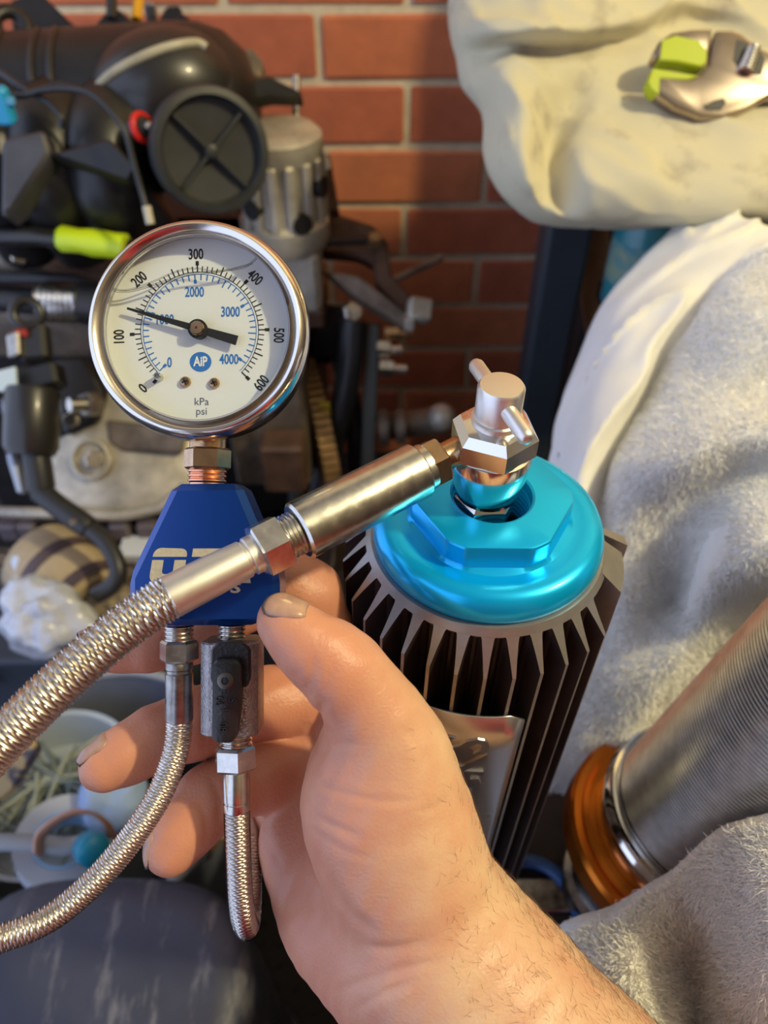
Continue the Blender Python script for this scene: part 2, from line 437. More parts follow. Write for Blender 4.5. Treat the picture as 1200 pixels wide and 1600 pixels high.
# ------------------------------------------------------------------ T-handle fill chuck screwed into the cap
chk = thing('fill_chuck', 'silver T-handle fill chuck screwed into the cyan cap', 'valve', CP(0, 0, 0.0))
H0 = 0.0
def ck(h): return CP(0, 0, h) - cx * 0.0022
MB().lathe(ck(-0.0095), cz, [(0.0052, 0), (0.0052, 0.012)], 24).build('stem', 'brass', chk)
MB().hexnut(ck(0.001), ck(0.0095), 0.0108, ref=V(0.5, 1, 0)).build('lower_hex', 'chrome', chk, 25)
MB().lathe(ck(0.0092), cz, [(0.0085, 0), (0.0106, 0.0012), (0.0113, 0.004), (0.0122, 0.0080), (0.0130, 0.013), (0.0133, 0.017), (0.0130, 0.0205)], 40).build('body_barrel', 'chrome', chk, 60)
def hexround(r, h, a):
    return r
MB().lathe(ck(0.0292), cz, [(0.0126, 0), (0.0142, 0.001), (0.0142, 0.0075), (0.0118, 0.0105), (0.0085, 0.0115)], 6, V(0.9, -0.35, 0)).build('upper_hex', 'chrome', chk, 25)
MB().lathe(ck(0.0402), cz, [(0.0081, 0), (0.0081, 0.0022), (0.0073, 0.0026), (0.0073, 0.0130), (0.0066, 0.0140), (0.002, 0.0142)], 36).build('spindle_head', 'satin', chk, 40)
bd = (V(-0.30, 0.95, 0)).normalized(); bc = ck(0.0487)
MB().lathe(bc - bd * 0.0205, bd, [(0.001, 0), (0.0020, 0.0004), (0.0026, 0.0018), (0.0026, 0.0392), (0.0020, 0.0406), (0.001, 0.041)], 20).build('tee_bar', 'satin', chk, 60)

# ------------------------------------------------------------------ gauge and blue manifold, held upright facing the camera
GD = 0.235
GC = at(307, 513, GD); nrm = -Fv
gm = thing('gauge_manifold', 'round liquid-filled pressure gauge on a blue anodised manifold with a black-lever valve', 'pressure gauge', at(318, 1200, 0.243))
RB = pm(175, GD)
pf = [(0.0285, -0.0005), (0.0287, -0.0022), (0.0296, -0.0010), (0.0306, 0.0008), (0.0316, 0.0012), (0.0326, 0.0006), (0.0336, -0.0012), (RB, -0.0034), (RB, -0.0060), (0.0335, -0.0075), (0.0322, -0.0085), (0.0318, -0.0240), (0.0290, -0.0270), (0.004, -0.0272)]
MB().lathe(GC, nrm, pf, 128, Uv, cap0=False, cap1=True).build('bezel', 'stainless', gm, 50, label='polished stainless steel gauge bezel and case')
DZ = 0.0062
DC = at(312, 517, GD + DZ)
dial = MB().lathe(DC, nrm, [(0.0292, -0.0008), (0.0292, 0)], 96).build('dial', 'dial', gm, 30)
MB().lathe(DC, nrm, [(0.0291, 0.0), (0.0283, 0.0048), (0.0289, 0.0048), (0.0297, 0.0)], 96, cap0=False, cap1=False).build('inner_rim', mat('inner_rim_grey', (0.42, 0.42, 0.45), 0.4, 0.3), gm, 60)
ds = (GD + DZ) / FPX
rot0 = math.radians(-2)
def dp(r, deg, h=0.0):
    a = math.radians(deg) + rot0
    return DC + (Xv * math.sin(a) + Uv * math.cos(a)) * (r * ds) + nrm * h
def dpx(px, py, h=0.0):
    return DC + (Xv * (px - 312) - Uv * (py - 517)) * ds + nrm * h
def tick(mb, r0, r1, deg, w, h):
    a = math.radians(deg) + rot0; t = (Xv * math.cos(a) - Uv * math.sin(a)) * (w * ds / 2)
    p, q = dp(r0, deg, h), dp(r1, deg, h)
    mb.add([p - t, p + t, q + t, q - t], [(0, 1, 2, 3)])
def arcline(mb, r, a0, a1, w, h, n=120):
    vs = []; fs = []
    for i in range(n + 1):
        d = a0 + (a1 - a0) * i / n; vs += [dp(r - w / 2, d, h), dp(r + w / 2, d, h)]
    for i in range(n): fs.append((2 * i, 2 * i + 1, 2 * i + 3, 2 * i + 2))
    mb.add(vs, fs)
HP = 0.00008
SW = 136.5
tb = MB(); arcline(tb, 92, -SW, SW, 1.0, HP)
for i in range(61):
    d = -SW + 2 * SW * i / 60
    tick(tb, 92, 109 if i % 10 == 0 else (106 if i % 5 == 0 else 101), d, 2.0 if i % 5 == 0 else 1.6, HP)
    if i % 10 == 0: tick(tb, 102, 109, d, 5.0, HP * 1.2)
tb.build('psi_scale', 'ink', dial, 0, kind='stuff')
tk = MB(); S2 = 129; arcline(tk, 88.5, -S2 - 4, S2 + 8, 1.0, HP)
for i in range(41):
    d = -S2 - 4 + (2 * S2 + 2) * i / 40
    tick(tk, 79 if i % 5 else 76, 88.5, d, 1.9, HP)
    if i % 10 == 0: tick(tk, 74, 80, d, 4.5, HP * 1.2)
tk.build('kpa_scale', 'inkblue', dial, 0, kind='stuff')
def numeral(body, px, py, size, rotdeg, m, xs=0.72, bold=0.012):
    a = math.radians(rotdeg); ax = Xv * math.cos(a) - Uv * math.sin(a); ay = Xv * math.sin(a) + Uv * math.cos(a)
    mb = MB(); text_into(mb, body, dpx(px, py, HP * 1.3), ax, ay, size * ds * 1.38, 0, xs, bold); mb.build('numeral', m, dial, 0)
for b, x, y, r in (('0', 224, 607, -45), ('100', 187, 527, -92), ('200', 218, 437, -42), ('300', 306, 398, -2), ('400', 398, 434, 42), ('500', 435, 524, 92), ('600', 409, 599, -52)):
    numeral(b, x, y, 16.5, r, 'ink', .70, .018)
for b, x, y in (('0', 265, 567), ('1000', 257, 500), ('2000', 304, 457), ('3000', 360, 488), ('4000', 358, 562)):
    numeral(b, x, y, 16, 0, 'inkblue', .68, .018)
numeral('-', 236, 498, 14, 0, 'inkblue')
numeral('kPa', 315, 628, 12, 0, 'inkgrey', 1.0, 0.0); numeral('psi', 315, 643, 12, 0, 'inkgrey', 1.0, 0.0)
lg = MB(); vs = [dpx(313.5 + 17 * math.cos(2 * pi * k / 40), 565.5 + 15.5 * math.sin(2 * pi * k / 40), HP) for k in range(40)]
lg.add(vs, [tuple(range(40))]).build('round_logo', 'inkblue', dial, 0)
mb = MB(); text_into(mb, 'AiP', dpx(313.5, 565.5, HP * 2.5), Xv, Uv, 15.5 * ds * 1.35, 0, 0.72, 0.03); mb.build('logo_lettering', 'white_print', dial, 0)
for x, y, r in ((290, 597, 8.5), (335, 599, 8.5)):
    s = MB().lathe(dpx(x, y), nrm, [(r * ds, 0), (r * ds, 0.0005), (r * ds * 0.8, 0.0011), (0.0001, 0.0013)], 24).build('dial_screw', 'brass', dial, 50)
    sl = MB()
    for k in range(2):
        a = 0.4 + k * pi / 2; t = Xv * math.cos(a) + Uv * math.sin(a)
        sl.box(dpx(x, y, 0.0012), (r * ds * 1.1, r * ds * 0.28, 0.0004), (t, nrm.cross(t), nrm))
    sl.build('screw_slot', 'ink', dial, 0)
MB().lathe(dpx(250, 590), nrm, [(6 * ds, 0), (6 * ds, 0.003), (4 * ds, 0.0036)], 20).build('stop_pin', 'zinc', dial, 40)
nd = math.atan2(-109, 32)
tx = Xv * math.sin(nd) + Uv * math.cos(nd); tn = Xv * math.cos(nd) - Uv * math.sin(nd)
def npz(l, w): return DC + tx * (l * ds) + tn * (w * ds) + nrm * 0.0021
MB().prism([npz(114, 1.6), npz(114, -1.6), npz(15, -5), npz(-12, -6), npz(-63, -7.5), npz(-63, 7.5), npz(-12, 6), npz(15, 5)], nrm * 0.0005).build('needle', 'ink', gm, 0, label='black gauge needle')
MB().lathe(DC, nrm, [(15 * ds, 0.0018), (15 * ds, 0.0030)], 32).lathe(DC, nrm, [(14 * ds, 0), (14 * ds, 0.002)], 32).build('needle_hub', 'ink', gm, 40)
MB().lathe(DC, nrm, [(11 * ds, 0.0028), (11 * ds, 0.0038), (9 * ds, 0.0043), (2.2 * ds, 0.0043), (1.5 * ds, 0.0036)], 32).build('hub_pin', 'brass', gm, 40)
# glycerine fill line: a thin meniscus bead between dial and glass
def men(pxs, r, h): return MB().tube([dpx(x, y, h) for x, y in [tuple(p) for p in catmull(pxs, 10)]], r, 8)
men([(178, 455), (190, 461), (215, 460), (250, 450), (300, 436), (350, 430), (385, 424), (400, 414), (405, 408)], 0.00034, 0.0042).build('liquid_meniscus', 'glycerine', gm, 80)
men([(176, 450), (183, 456), (205, 458), (240, 447), (280, 430), (310, 425), (345, 430), (380, 422), (398, 417)], 0.00025, 0.0035).build('liquid_meniscus', 'glycerine', gm, 80)
MB().lathe(at(308.5, 514.5, GD + 0.002), nrm, [(0.0287, -0.0006), (0.0287, 0.0)], 96).build('glass', 'glass', gm, 30)
# brass stem
SD = 0.246
def sx(y, d=SD): return at(325 - (y - 690) * 0.02, y, d)
MB().cyl(sx(668), sx(702), pm(28, SD), n=32).build('stem_collar', 'brass', gm)
MB().hexnut(sx(700), sx(734), pm(36, SD), ref=V(0.96, 0.25, 0.1), ch=0.1).build('stem_hex', 'brass', gm, 25, label='brass hexagon stem nut')
threads(sx(733), sx(760) - sx(733), pm(30, SD), pm(27, SD), 0.0015, 32).build('stem_thread', 'copper', gm)
# blue block
BF = 0.236
poly = [(270, 756), (375, 755), (436, 900), (436, 952), (402, 978), (240, 979), (200, 946), (200, 902)]
MB().prism([at(x, y, BF) for x, y in poly], Fv * 0.0185, pm(11, BF)).build('manifold_block', 'blue_anod', gm, 20, label='chamfered blue anodised manifold block')
blk = bpy.data.objects['manifold_block']
def bp(x, y): return at(x, y, BF - 0.00012)
def flat(polys, name, m, parent):
    mb = MB()
    for p in polys: mb.prism([bp(x, y) for x, y in p], Fv * 0.0001)
    return mb.build(name, m, parent, 0)
def rsq(x0, x1, y0, y1, sk, r0, r1):
    """outline of a rounded slanted letter block"""
    out = []
    for (cx_, cy_, r, a0) in ((x0 + r0, y0 + r0, r0, 180), (x1 - r1, y0 + r1, r1, 270)):
        for k in range(6):
            a = math.radians(a0 + 18 * k); out.append((cx_ + r * math.cos(a), cy_ + r * math.sin(a)))
    return out
def sk(pts, y0=905, k=-0.16): return [(x + (y - y0) * k, y) for x, y in pts]
def arc(cx_, cy_, r, a0, a1, n=6): return [(cx_ + r * math.cos(math.radians(a0 + (a1 - a0) * i / n)), cy_ + r * math.sin(math.radians(a0 + (a1 - a0) * i / n))) for i in range(n + 1)]
# letter O: upper half bowl, lower half bowl with slot
flat([sk([(233, 870)] + arc(245, 868, 12, 180, 270) + arc(276, 867, 10, 270, 360) + [(286, 870)])], 'logo_letter', 'gold_print', blk)
flat([sk([(233, 875), (251, 875), (251, 893)] + arc(255, 893, 4, 180, 90, 3)[1:] + arc(264, 893, 4, 90, 0, 3) + [(268, 875), (286, 875)] + arc(275, 900, 11, 0, 90) + arc(245, 899, 12, 90, 180))], 'logo_letter', 'gold_print', blk)
flat([sk([(294, 857), (340, 857), (338, 870), (294, 870)]), sk([(306, 875), (324, 875), (324, 911), (306, 911)])], 'logo_letter', 'gold_print', blk)
flat([sk([(346, 857), (386, 857)] + arc(388, 866, 8, -60, 60, 4) + [(384, 882), (362, 882), (362, 911), (346, 911)]), sk([(366, 886), (384, 886), (393, 911), (373, 911)])], 'logo_letter', 'gold_print', blk)
for k, ch in enumerate('SPORTS'):
    mb = MB(); text_into(mb, ch, bp(243 + k * 25, 919), Xv, Uv + Xv * 0.1, pm(23, BF), 0, 1.55, 0.03); mb.build('logo_letter', 'gold_print', blk, 0)

# bottom left outlet
LD = 0.245
def lx(y, x=280): return at(x, y, LD)
threads(lx(976), lx(1003) - lx(976), pm(23, LD), pm(27, LD), 0.0013, 28).build('outlet_thread', 'zinc', gm)
# bottom right ball valve
VD = 0.2455
def vx(y, x=362): return at(x, y, VD)
threads(vx(974), vx(1000) - vx(974), pm(22, VD), pm(27, VD), 0.0013, 28).build('valve_thread', 'zinc', gm)
w8 = pm(44, VD); e8 = pm(14, VD); dpt = 0.009
pl = [(-w8, -dpt + e8), (-w8 + e8, -dpt), (w8 - e8, -dpt), (w8, -dpt + e8), (w8, dpt - e8), (w8 - e8, dpt), (-w8 + e8, dpt), (-w8, dpt - e8)]
MB().prism([vx(998, 364) + Xv * a + Fv * b for a, b in pl], -Uv * pm(142, VD), 0.0005).build('valve_body', 'valve_cast', gm, 25, label='cast steel ball valve body')
HD = VD - 0.009 - 0.0012
def hp(x, y): return at(x, y, HD)
hub = MB().prism([hp(x, y) for x, y in [(330, 1014), (342, 1003), (378, 1003), (390, 1014), (391, 1060), (386, 1074), (334, 1074), (328, 1060)]], Fv * 0.003, 0.0005)
hub.build('lever_hub', 'black_plastic', gm, 30)
lever = MB().prism([at(x, y, HD - 0.0035) for x, y in [(331, 1040), (338, 1030), (370, 1030), (377, 1040), (376, 1100), (370, 1150), (362, 1162), (336, 1162), (330, 1152), (331, 1090)]], Fv * 0.0045, 0.0009, 2)
lev = lever.build('lever', 'black_plastic', gm, 40, label='black plastic valve lever')
scw = MB().lathe(at(352, 1064, HD - 0.0038), nrm, [(pm(13, HD), -0.001), (pm(13, HD), -0.0001), (pm(10, HD), 0.0001), (pm(6, HD), 0.0001), (pm(5, HD), -0.0006)], 24)
scw.build('lever_screw', mat('dark_screw', (.13, .12, .10), .35, 1.0), lev, 40)
for ch, x, y in (('90', 344, 1095), ('1', 354, 1109), ('S', 365, 1094), ('80', 350, 1136)):
    mb = MB(); text_into(mb, ch, at(x, y, HD - 0.0036), Uv, -Xv, pm(17, HD), 0.0009, 0.9, 0.0); mb.build('raised_mark', 'black_plastic', lev, 0)
threads(vx(1138, 368), vx(1168, 368) - vx(1138, 368), pm(26, VD), pm(32, VD), 0.0014, 28).build('valve_outlet', 'zinc', gm)

# ------------------------------------------------------------------ braided hoses
def resample(pts, step):
    pts = [Vector(p) for p in pts]; L = [0.0]
    for i in range(1, len(pts)): L.append(L[-1] + (pts[i] - pts[i - 1]).length)
    n = max(2, int(L[-1] / step)); out = []; j = 0
    for k in range(n + 1):
        s = L[-1] * k / n
        while j < len(L) - 2 and L[j + 1] < s: j += 1
        t = (s - L[j]) / max(1e-9, L[j + 1] - L[j]); out.append(pts[j].lerp(pts[j + 1], t))
    return out, L[-1] / n
def braid(pts, R, n, pitch, amp):
    seg = pitch / n / 6.0
    P, st = resample(pts, seg); N = len(P); T = [(P[min(i + 1, N - 1)] - P[max(i - 1, 0)]).normalized() for i in range(N)]
    x, y, _ = basis(T[0]); fr = []
    for i in range(N):
        x = (x - T[i] * x.dot(T[i])).normalized(); y = T[i].cross(x); fr.append((x.copy(), y.copy()))
    mb = MB(); al = math.atan2(2 * pi * R, pitch); w = 2 * pi * R * math.cos(al) / n * 0.5 * 0.97
    wa = w / math.cos(al) / R        # half width as an angle round the hose
    for sgn in (1, -1):
        for j in range(n):
            vs = []; fs = []
            for i in range(N):
                s = i * st; c = 2 * n * s / pitch; ph = sgn * 2 * pi * s / pitch + 2 * pi * j / n
                ro = amp * math.cos(pi * c) * sgn
                for q, hh in ((-1, -1.1), (-0.5, 0.15), (0.5, 0.15), (1, -1.1)):
                    a = ph + q * wa; r = R + ro + hh * amp * 0.7
                    vs.append(P[i] + fr[i][0] * (r * math.cos(a)) + fr[i][1] * (r * math.sin(a)))
            for i in range(N - 1):
                for q in range(3):
                    fs.append((4 * i + q, 4 * i + q + 1, 4 * i + q + 5, 4 * i + q + 4))
            mb.add(vs, fs)
    return mb
def hose(name, label, pix, R, n, pitch, amp):
    pts = path(pix, 14)
    h = thing(name, label, 'hose', pts[0])
    braid(pts, R, n, pitch, amp).build('braid', 'braid', h, 60, kind='stuff')
    MB().tube(pts, R - amp * 1.3, 16).build('core', 'hose_core', h, 180)
    return h
# hose 2: from the left outlet, sweeping down to the lower left
D2 = 0.245
h2 = hose('braided_hose', 'braided steel hose curving from the left outlet down to the lower left', [(280, 1120, D2), (279, 1150, D2), (270, 1190, 0.243), (245, 1250, 0.240), (205, 1310, 0.236), (150, 1375, 0.232), (85, 1430, 0.228), (20, 1460, 0.224), (-60, 1480, 0.22), (-150, 1480, 0.22), (-220, 1470, 0.225)], pm(18.5, D2), 6, 0.0108, 0.00042)
MB().hexnut(lx(1000), lx(1033), pm(30, LD), ref=V(0.97, 0.2, 0.1)).build('swivel_nut', 'zinc', h2, 25)
MB().lathe(lx(1032), lx(1127) - lx(1032), [(pm(19, LD), 0), (pm(21, LD), 0.0006), (pm(21, LD), 0.0026), (pm(19.5, LD), 0.003), (pm(19.5, LD), 0.0038), (pm(21.5, LD), 0.0042), (pm(21.5, LD), 0.0185), (pm(20.5, LD), 0.0192)], 28).build('ferrule', 'zinc_dark', h2, 35)
# hose 3: hangs from the valve, loops back behind the hand
D3 = VD
h3 = hose('braided_hose', 'braided steel hose with clear sleeve hanging in a tight loop below the valve', [(370, 1262, D3), (371, 1300, D3), (373, 1360, 0.247), (377, 1415, 0.250), (383, 1444, 0.256), (388, 1447, 0.265), (391, 1420, 0.272), (392, 1360, 0.276), (390, 1310, 0.284), (376, 1270, 0.306), (350, 1230, 0.336)], pm(17, D3), 6, 0.0108, 0.00040)
pts3 = path([(370, 1264, D3), (371, 1300, D3), (373, 1360, 0.247), (377, 1415, 0.250), (383, 1444, 0.256), (388, 1447, 0.265), (391, 1420, 0.272), (392, 1360, 0.276), (390, 1310, 0.284)], 14)
MB().tube(pts3, pm(20.5, D3), 24, cap=False).build('clear_sleeve', 'sleeve', h3, 180)
MB().hexnut(vx(1164, 367), vx(1202, 368), pm(34, VD), ref=V(0.97, -0.2, 0.1)).build('swivel_nut', 'zinc', h3, 25)
MB().lathe(vx(1200, 369), vx(1268, 370) - vx(1200, 369), [(pm(20, VD), 0), (pm(21, VD), 0.0005), (pm(21, VD), 0.0102), (pm(20, VD), 0.0104), (pm(20, VD), 0.0108), (pm(21, VD), 0.011), (pm(21, VD), 0.0132), (pm(20, VD), 0.0138)], 28).build('ferrule', 'zinc', h3, 35)
# hose 1: from the chuck across the front of the manifold, out at the left
def a1(t):
    """axis of the stiff end, t = 0 at the chuck, 1 at the braid"""
    p0 = at(722, 700, 0.2475); p1 = at(262, 935, 0.212); return p0.lerp(p1, t)
h1 = hose('braided_hose', 'thick braided steel hose with long silver end fitting crossing in front of the blue manifold', [(266, 932, 0.2125), (230, 955, 0.210), (180, 992, 0.208), (110, 1053, 0.205), (40, 1120, 0.203), (-40, 1205, 0.2), (-120, 1310, 0.2), (-180, 1400, 0.205)], pm(32.5, 0.21), 6, 0.0150, 0.00075)
dirn = (a1(1) - a1(0)); L1 = dirn.length; du = dirn.normalized()
def p1_(px, py):
    # point of the axis nearest a pixel column
    best = min((k / 400 for k in range(401)), key=lambda t: abs(px_of(a1(t)) - px)); return a1(best)
def px_of(p):
    q = p - CAM; return 600 + FPX * q.dot(Xv) / q.dot(Fv)
rf = V(0, 0.3, 1)
MB().cyl(p1_(728, 0), p1_(680, 0), 0.0046, n=28).build('nipple', 'brass', h1)
MB().hexnut(p1_(688, 0), p1_(662, 0), 0.0080, ref=rf).build('hex_collar', 'brass', h1, 25)
MB().cyl(p1_(666, 0), p1_(650, 0), 0.0076, n=32).build('neck_ring', 'zinc', h1)
ca, cb = p1_(655, 0), p1_(466, 0); CL = (cb - ca).length
MB().lathe(ca, cb - ca, [(0.0082, 0), (0.0090, 0.0008), (0.0090, CL - 0.0008), (0.0082, CL), (0.005, CL)], 56).build('check_valve_body', 'zinc', h1, 40, label='long plain silver cylinder body of the end fitting')
threads(p1_(466, 0), du, 0.0068, 0.0058, 0.0013, 32).build('thread', 'zinc', h1)
MB().hexnut(p1_(443, 0), p1_(402, 0), 0.0086, ref=V(0.2, 0.9, 0.25), ch=0.06).build('hex_nut', 'zinc', h1, 25)
fa, fb = p1_(404, 0), p1_(260, 0); FL = (fb - fa).length
MB().lathe(fa, fb - fa, [(0.0058, 0), (0.0058, 0.003), (0.0051, 0.0034), (0.0051, 0.0042), (0.0056, 0.0046), (0.0060, FL * 0.55), (0.0061, FL - 0.0006), (0.0056, FL)], 36).build('ferrule', 'satin', h1, 35)

# ------------------------------------------------------------------ the hand and forearm: one continuous surface from a distance field
# skin field is evaluated in viewing-axis coordinates (right, down, away) in metres
def cs(px, py, d): return np.array(((px - 600) / FPX * d, (py - 800) / FPX * d, d))
def c2w(p): return CAM + Xv * float(p[0]) - Uv * float(p[1]) + Fv * float(p[2])
VOX = 0.00075
lo = np.array((-0.118, 0.008, 0.190)); hi = np.array((0.125, 0.245, 0.335))
dims = np.ceil((hi - lo) / VOX).astype(int)
BIG = 1.0
def new_field(): return np.full(dims, BIG, np.float32)
def region(mn, mx):
    a = np.clip(np.floor((mn - lo) / VOX).astype(int), 0, dims); b = np.clip(np.ceil((mx - lo) / VOX).astype(int) + 1, 0, dims)
    if np.any(b - a < 2): return None
    g = np.meshgrid(*[lo[i] + VOX * np.arange(a[i], b[i]) for i in range(3)], indexing='ij', sparse=True)
    return tuple(slice(a[i], b[i]) for i in range(3)), g
def smin(a, b, k):
    h = np.clip(0.5 + 0.5 * (b - a) / k, 0, 1)
    return b * (1 - h) + a * h - k * h * (1 - h)
def cone_d(g, p, q, r0, r1):
    d = q - p; L2 = float(d @ d)
    w = [g[i] - p[i] for i in range(3)]
    t = np.clip((w[0] * d[0] + w[1] * d[1] + w[2] * d[2]) / L2, 0, 1)
    return np.sqrt((w[0] - t * d[0]) ** 2 + (w[1] - t * d[1]) ** 2 + (w[2] - t * d[2]) ** 2) - (r0 + (r1 - r0) * t)
def put_cone(f, p, q, r0, r1, k, pad=0.016):
    m = max(r0, r1) + pad; rg = region(np.minimum(p, q) - m, np.maximum(p, q) + m)
    if rg is None: return
    sl, g = rg; f[sl] = smin(f[sl], cone_d(g, p, q, r0, r1).astype(np.float32), k)
def put_ell(f, c, r, k, R=None, pad=0.016):
    m = max(r) + pad; rg = region(c - m, c + m)
    if rg is None: return
    sl, g = rg; w = [g[i] - c[i] for i in range(3)]
    if R is not None: w = [sum(R[i][j] * w[j] for j in range(3)) for i in range(3)]
    k0 = np.sqrt(sum((w[i] / r[i]) ** 2 for i in range(3))); k1 = np.sqrt(sum((w[i] / r[i] ** 2) ** 2 for i in range(3)))
    f[sl] = smin(f[sl], (k0 * (k0 - 1) / np.maximum(k1, 1e-6)).astype(np.float32), k)
def cut_line(f, pix, r, k=0.0012):
    P = [cs(*p) for p in pix]
    for p, q in zip(P[:-1], P[1:]):
        m = r + 0.006; rg = region(np.minimum(p, q) - m, np.maximum(p, q) + m)
        if rg is None: continue
        sl, g = rg; f[sl] = -smin(-f[sl], cone_d(g, p, q, r, r).astype(np.float32), k)
def chain(f, pix, k=0.006):
    P = [(cs(a, b, d), r * d / FPX) for a, b, d, r in pix]
    for (p, r0), (q, r1) in zip(P[:-1], P[1:]): put_cone(f, p, q, r0, r1, k)
palm = new_field()
# back palm (heel, little-finger side) and knuckle row
chain(palm, [(510, 1000, .292, 52), (503, 1100, .298, 62), (505, 1200, .297, 72), (515, 1300, .287, 86), (545, 1400, .276, 95), (610, 1490, .264, 107)], .010)
chain(palm, [(502, 1325, .282, 90), (560, 1430, .271, 100), (640, 1510, .260, 112)], .010)
chain(palm, [(580, 1100, .272, 42), (590, 1200, .276, 70), (610, 1330, .266, 95)], .010)
# thumb column and ball of the thumb
thumb = new_field()
chain(thumb, [(437, 966, .2225, 35), (452, 981, .2220, 42), (478, 1006, .2225, 49), (515, 1030, .2245, 55)], .004)
chain(thumb, [(515, 1030, .2245, 57), (548, 1062, .2275, 60), (585, 1115, .2315, 66), (612, 1175, .236, 77)], .006)
chain(thumb, [(612, 1175, .237, 78), (612, 1250, .242, 108), (630, 1340, .246, 118), (662, 1420, .249, 126)], .010)
put_ell(thumb, cs(572, 1250, .240), np.array((97 * .240 / FPX, 135 * .240 / FPX, 0.018)), .010)
# wrist and forearm
chain(palm, [(640, 1400, .254, 122), (672, 1462, .252, 138), (770, 1580, .250, 148), (900, 1725, .245, 160), (1060, 1900, .24, 172)], .012)
chain(palm, [(640, 1470, .262, 120), (730, 1590, .262, 138), (870, 1730, .26, 150)], .012)
fingers = []
def finger(pix, k=.0035):
    f = new_field(); chain(f, pix, k); fingers.append(f); return f
finger([(505, 1000, .287, 52), (478, 930, .279, 55), (455, 918, .276, 52), (380, 940, .273, 46), (300, 992, .2705, 43), (230, 1006, .267, 42), (185, 1010, .265, 38), (146, 1017, .262, 33)])
finger([(490, 1090, .292, 60), (420, 1098, .284, 54), (340, 1120, .275, 52), (300, 1132, .271, 53), (245, 1153, .266, 49), (200, 1178, .261, 45), (163, 1198, .257, 39)])
finger([(485, 1185, .290, 58), (415, 1212, .280, 52), (352, 1236, .270, 50), (326, 1250, .267, 50), (296, 1288, .262, 46), (276, 1312, .259, 41), (264, 1332, .257, 36)])
finger([(490, 1270, .288, 60), (448, 1285, .296, 46), (430, 1270, .307, 41), (434, 1225, .315, 37), (464, 1200, .318, 33)])
body = smin(palm, thumb, 0.0035)
for f in fingers: pass
tot = None
for f in fingers:
    s = smin(body, f, 0.0045); tot = s if tot is None else np.minimum(tot, s)
# creases: thumb joints, ball of the thumb, wrist, finger joints
sk_ = tot
def on(px, py, d0):
    """first skin depth under a pixel"""
    for d in np.arange(d0 - .05, d0 + .06, .0006):
        i = np.round((cs(px, py, d) - lo) / VOX).astype(int)
        if np.all(i >= 0) and np.all(i < dims) and sk_[tuple(i)] < 0: return d
    return d0
# fine ridges of the skin
ii = np.arange(dims[0])[:, None, None]; jj = np.arange(dims[1])[None, :, None]; kk = np.arange(dims[2])[None, None, :]
tot = tot + (0.00014 * np.sin(ii * .21 + jj * .13) * np.sin(jj * .17 - kk * .23) + 0.00010 * np.sin(ii * .5 - kk * .41 + jj * .3)).astype(np.float32)

def surface_nets(S):
    n0, n1, n2 = S.shape; ins = S < 0
    c = np.zeros((n0 - 1, n1 - 1, n2 - 1), np.uint8)
    corners = [(a, b, d) for a in (0, 1) for b in (0, 1) for d in (0, 1)]
    for a, b, d in corners: c += ins[a:n0 - 1 + a, b:n1 - 1 + b, d:n2 - 1 + d]
    act = np.argwhere((c > 0) & (c < 8)); idx = np.full(c.shape, -1, np.int32); idx[tuple(act.T)] = np.arange(len(act))
    acc = np.zeros((len(act), 3)); cnt = np.zeros(len(act))
    for a in corners:
        for ax in range(3):
            if a[ax]: continue
            b = list(a); b[ax] = 1; b = tuple(b)
            va = S[tuple((act + a).T)]; vb = S[tuple((act + b).T)]; m = (va < 0) != (vb < 0)
            t = np.where(m, va / np.where(m, va - vb, 1), 0)
            p = np.array(a, float)[None] + np.zeros((len(act), 3)); p[:, ax] += t
            acc[m] += p[m]; cnt += m
    vs = act + acc / cnt[:, None]
    quads = []
    for ax in range(3):
        u, w = (ax + 1) % 3, (ax + 2) % 3
        sa = [slice(None)] * 3; sb = [slice(None)] * 3; sa[ax] = slice(0, -1); sb[ax] = slice(1, None)
        m = ins[tuple(sa)] != ins[tuple(sb)]; e = np.argwhere(m)
        e = e[(e[:, u] > 0) & (e[:, w] > 0) & (e[:, u] < S.shape[u] - 1) & (e[:, w] < S.shape[w] - 1)]
        def cell(du, dw):
            q = e.copy(); q[:, u] -= du; q[:, w] -= dw; return idx[tuple(q.T)]
        f = np.stack([cell(0, 0), cell(1, 0), cell(1, 1), cell(0, 1)], 1)
        fl = ins[tuple(sa)][tuple(e.T)]; f[fl] = f[fl][:, ::-1]
        quads.append(f)
    return vs, np.concatenate(quads)
sv, sq = surface_nets(tot)
# relax the net a little
for _ in range(2):
    a = np.zeros_like(sv); cn = np.zeros(len(sv))
    for i in range(4):
        j = (i + 1) % 4
        np.add.at(a, sq[:, i], sv[sq[:, j]]); np.add.at(cn, sq[:, i], 1); np.add.at(a, sq[:, j], sv[sq[:, i]]); np.add.at(cn, sq[:, j], 1)
    sv = sv * 0.5 + 0.5 * a / np.maximum(cn, 1)[:, None]
pc = sv * VOX + lo
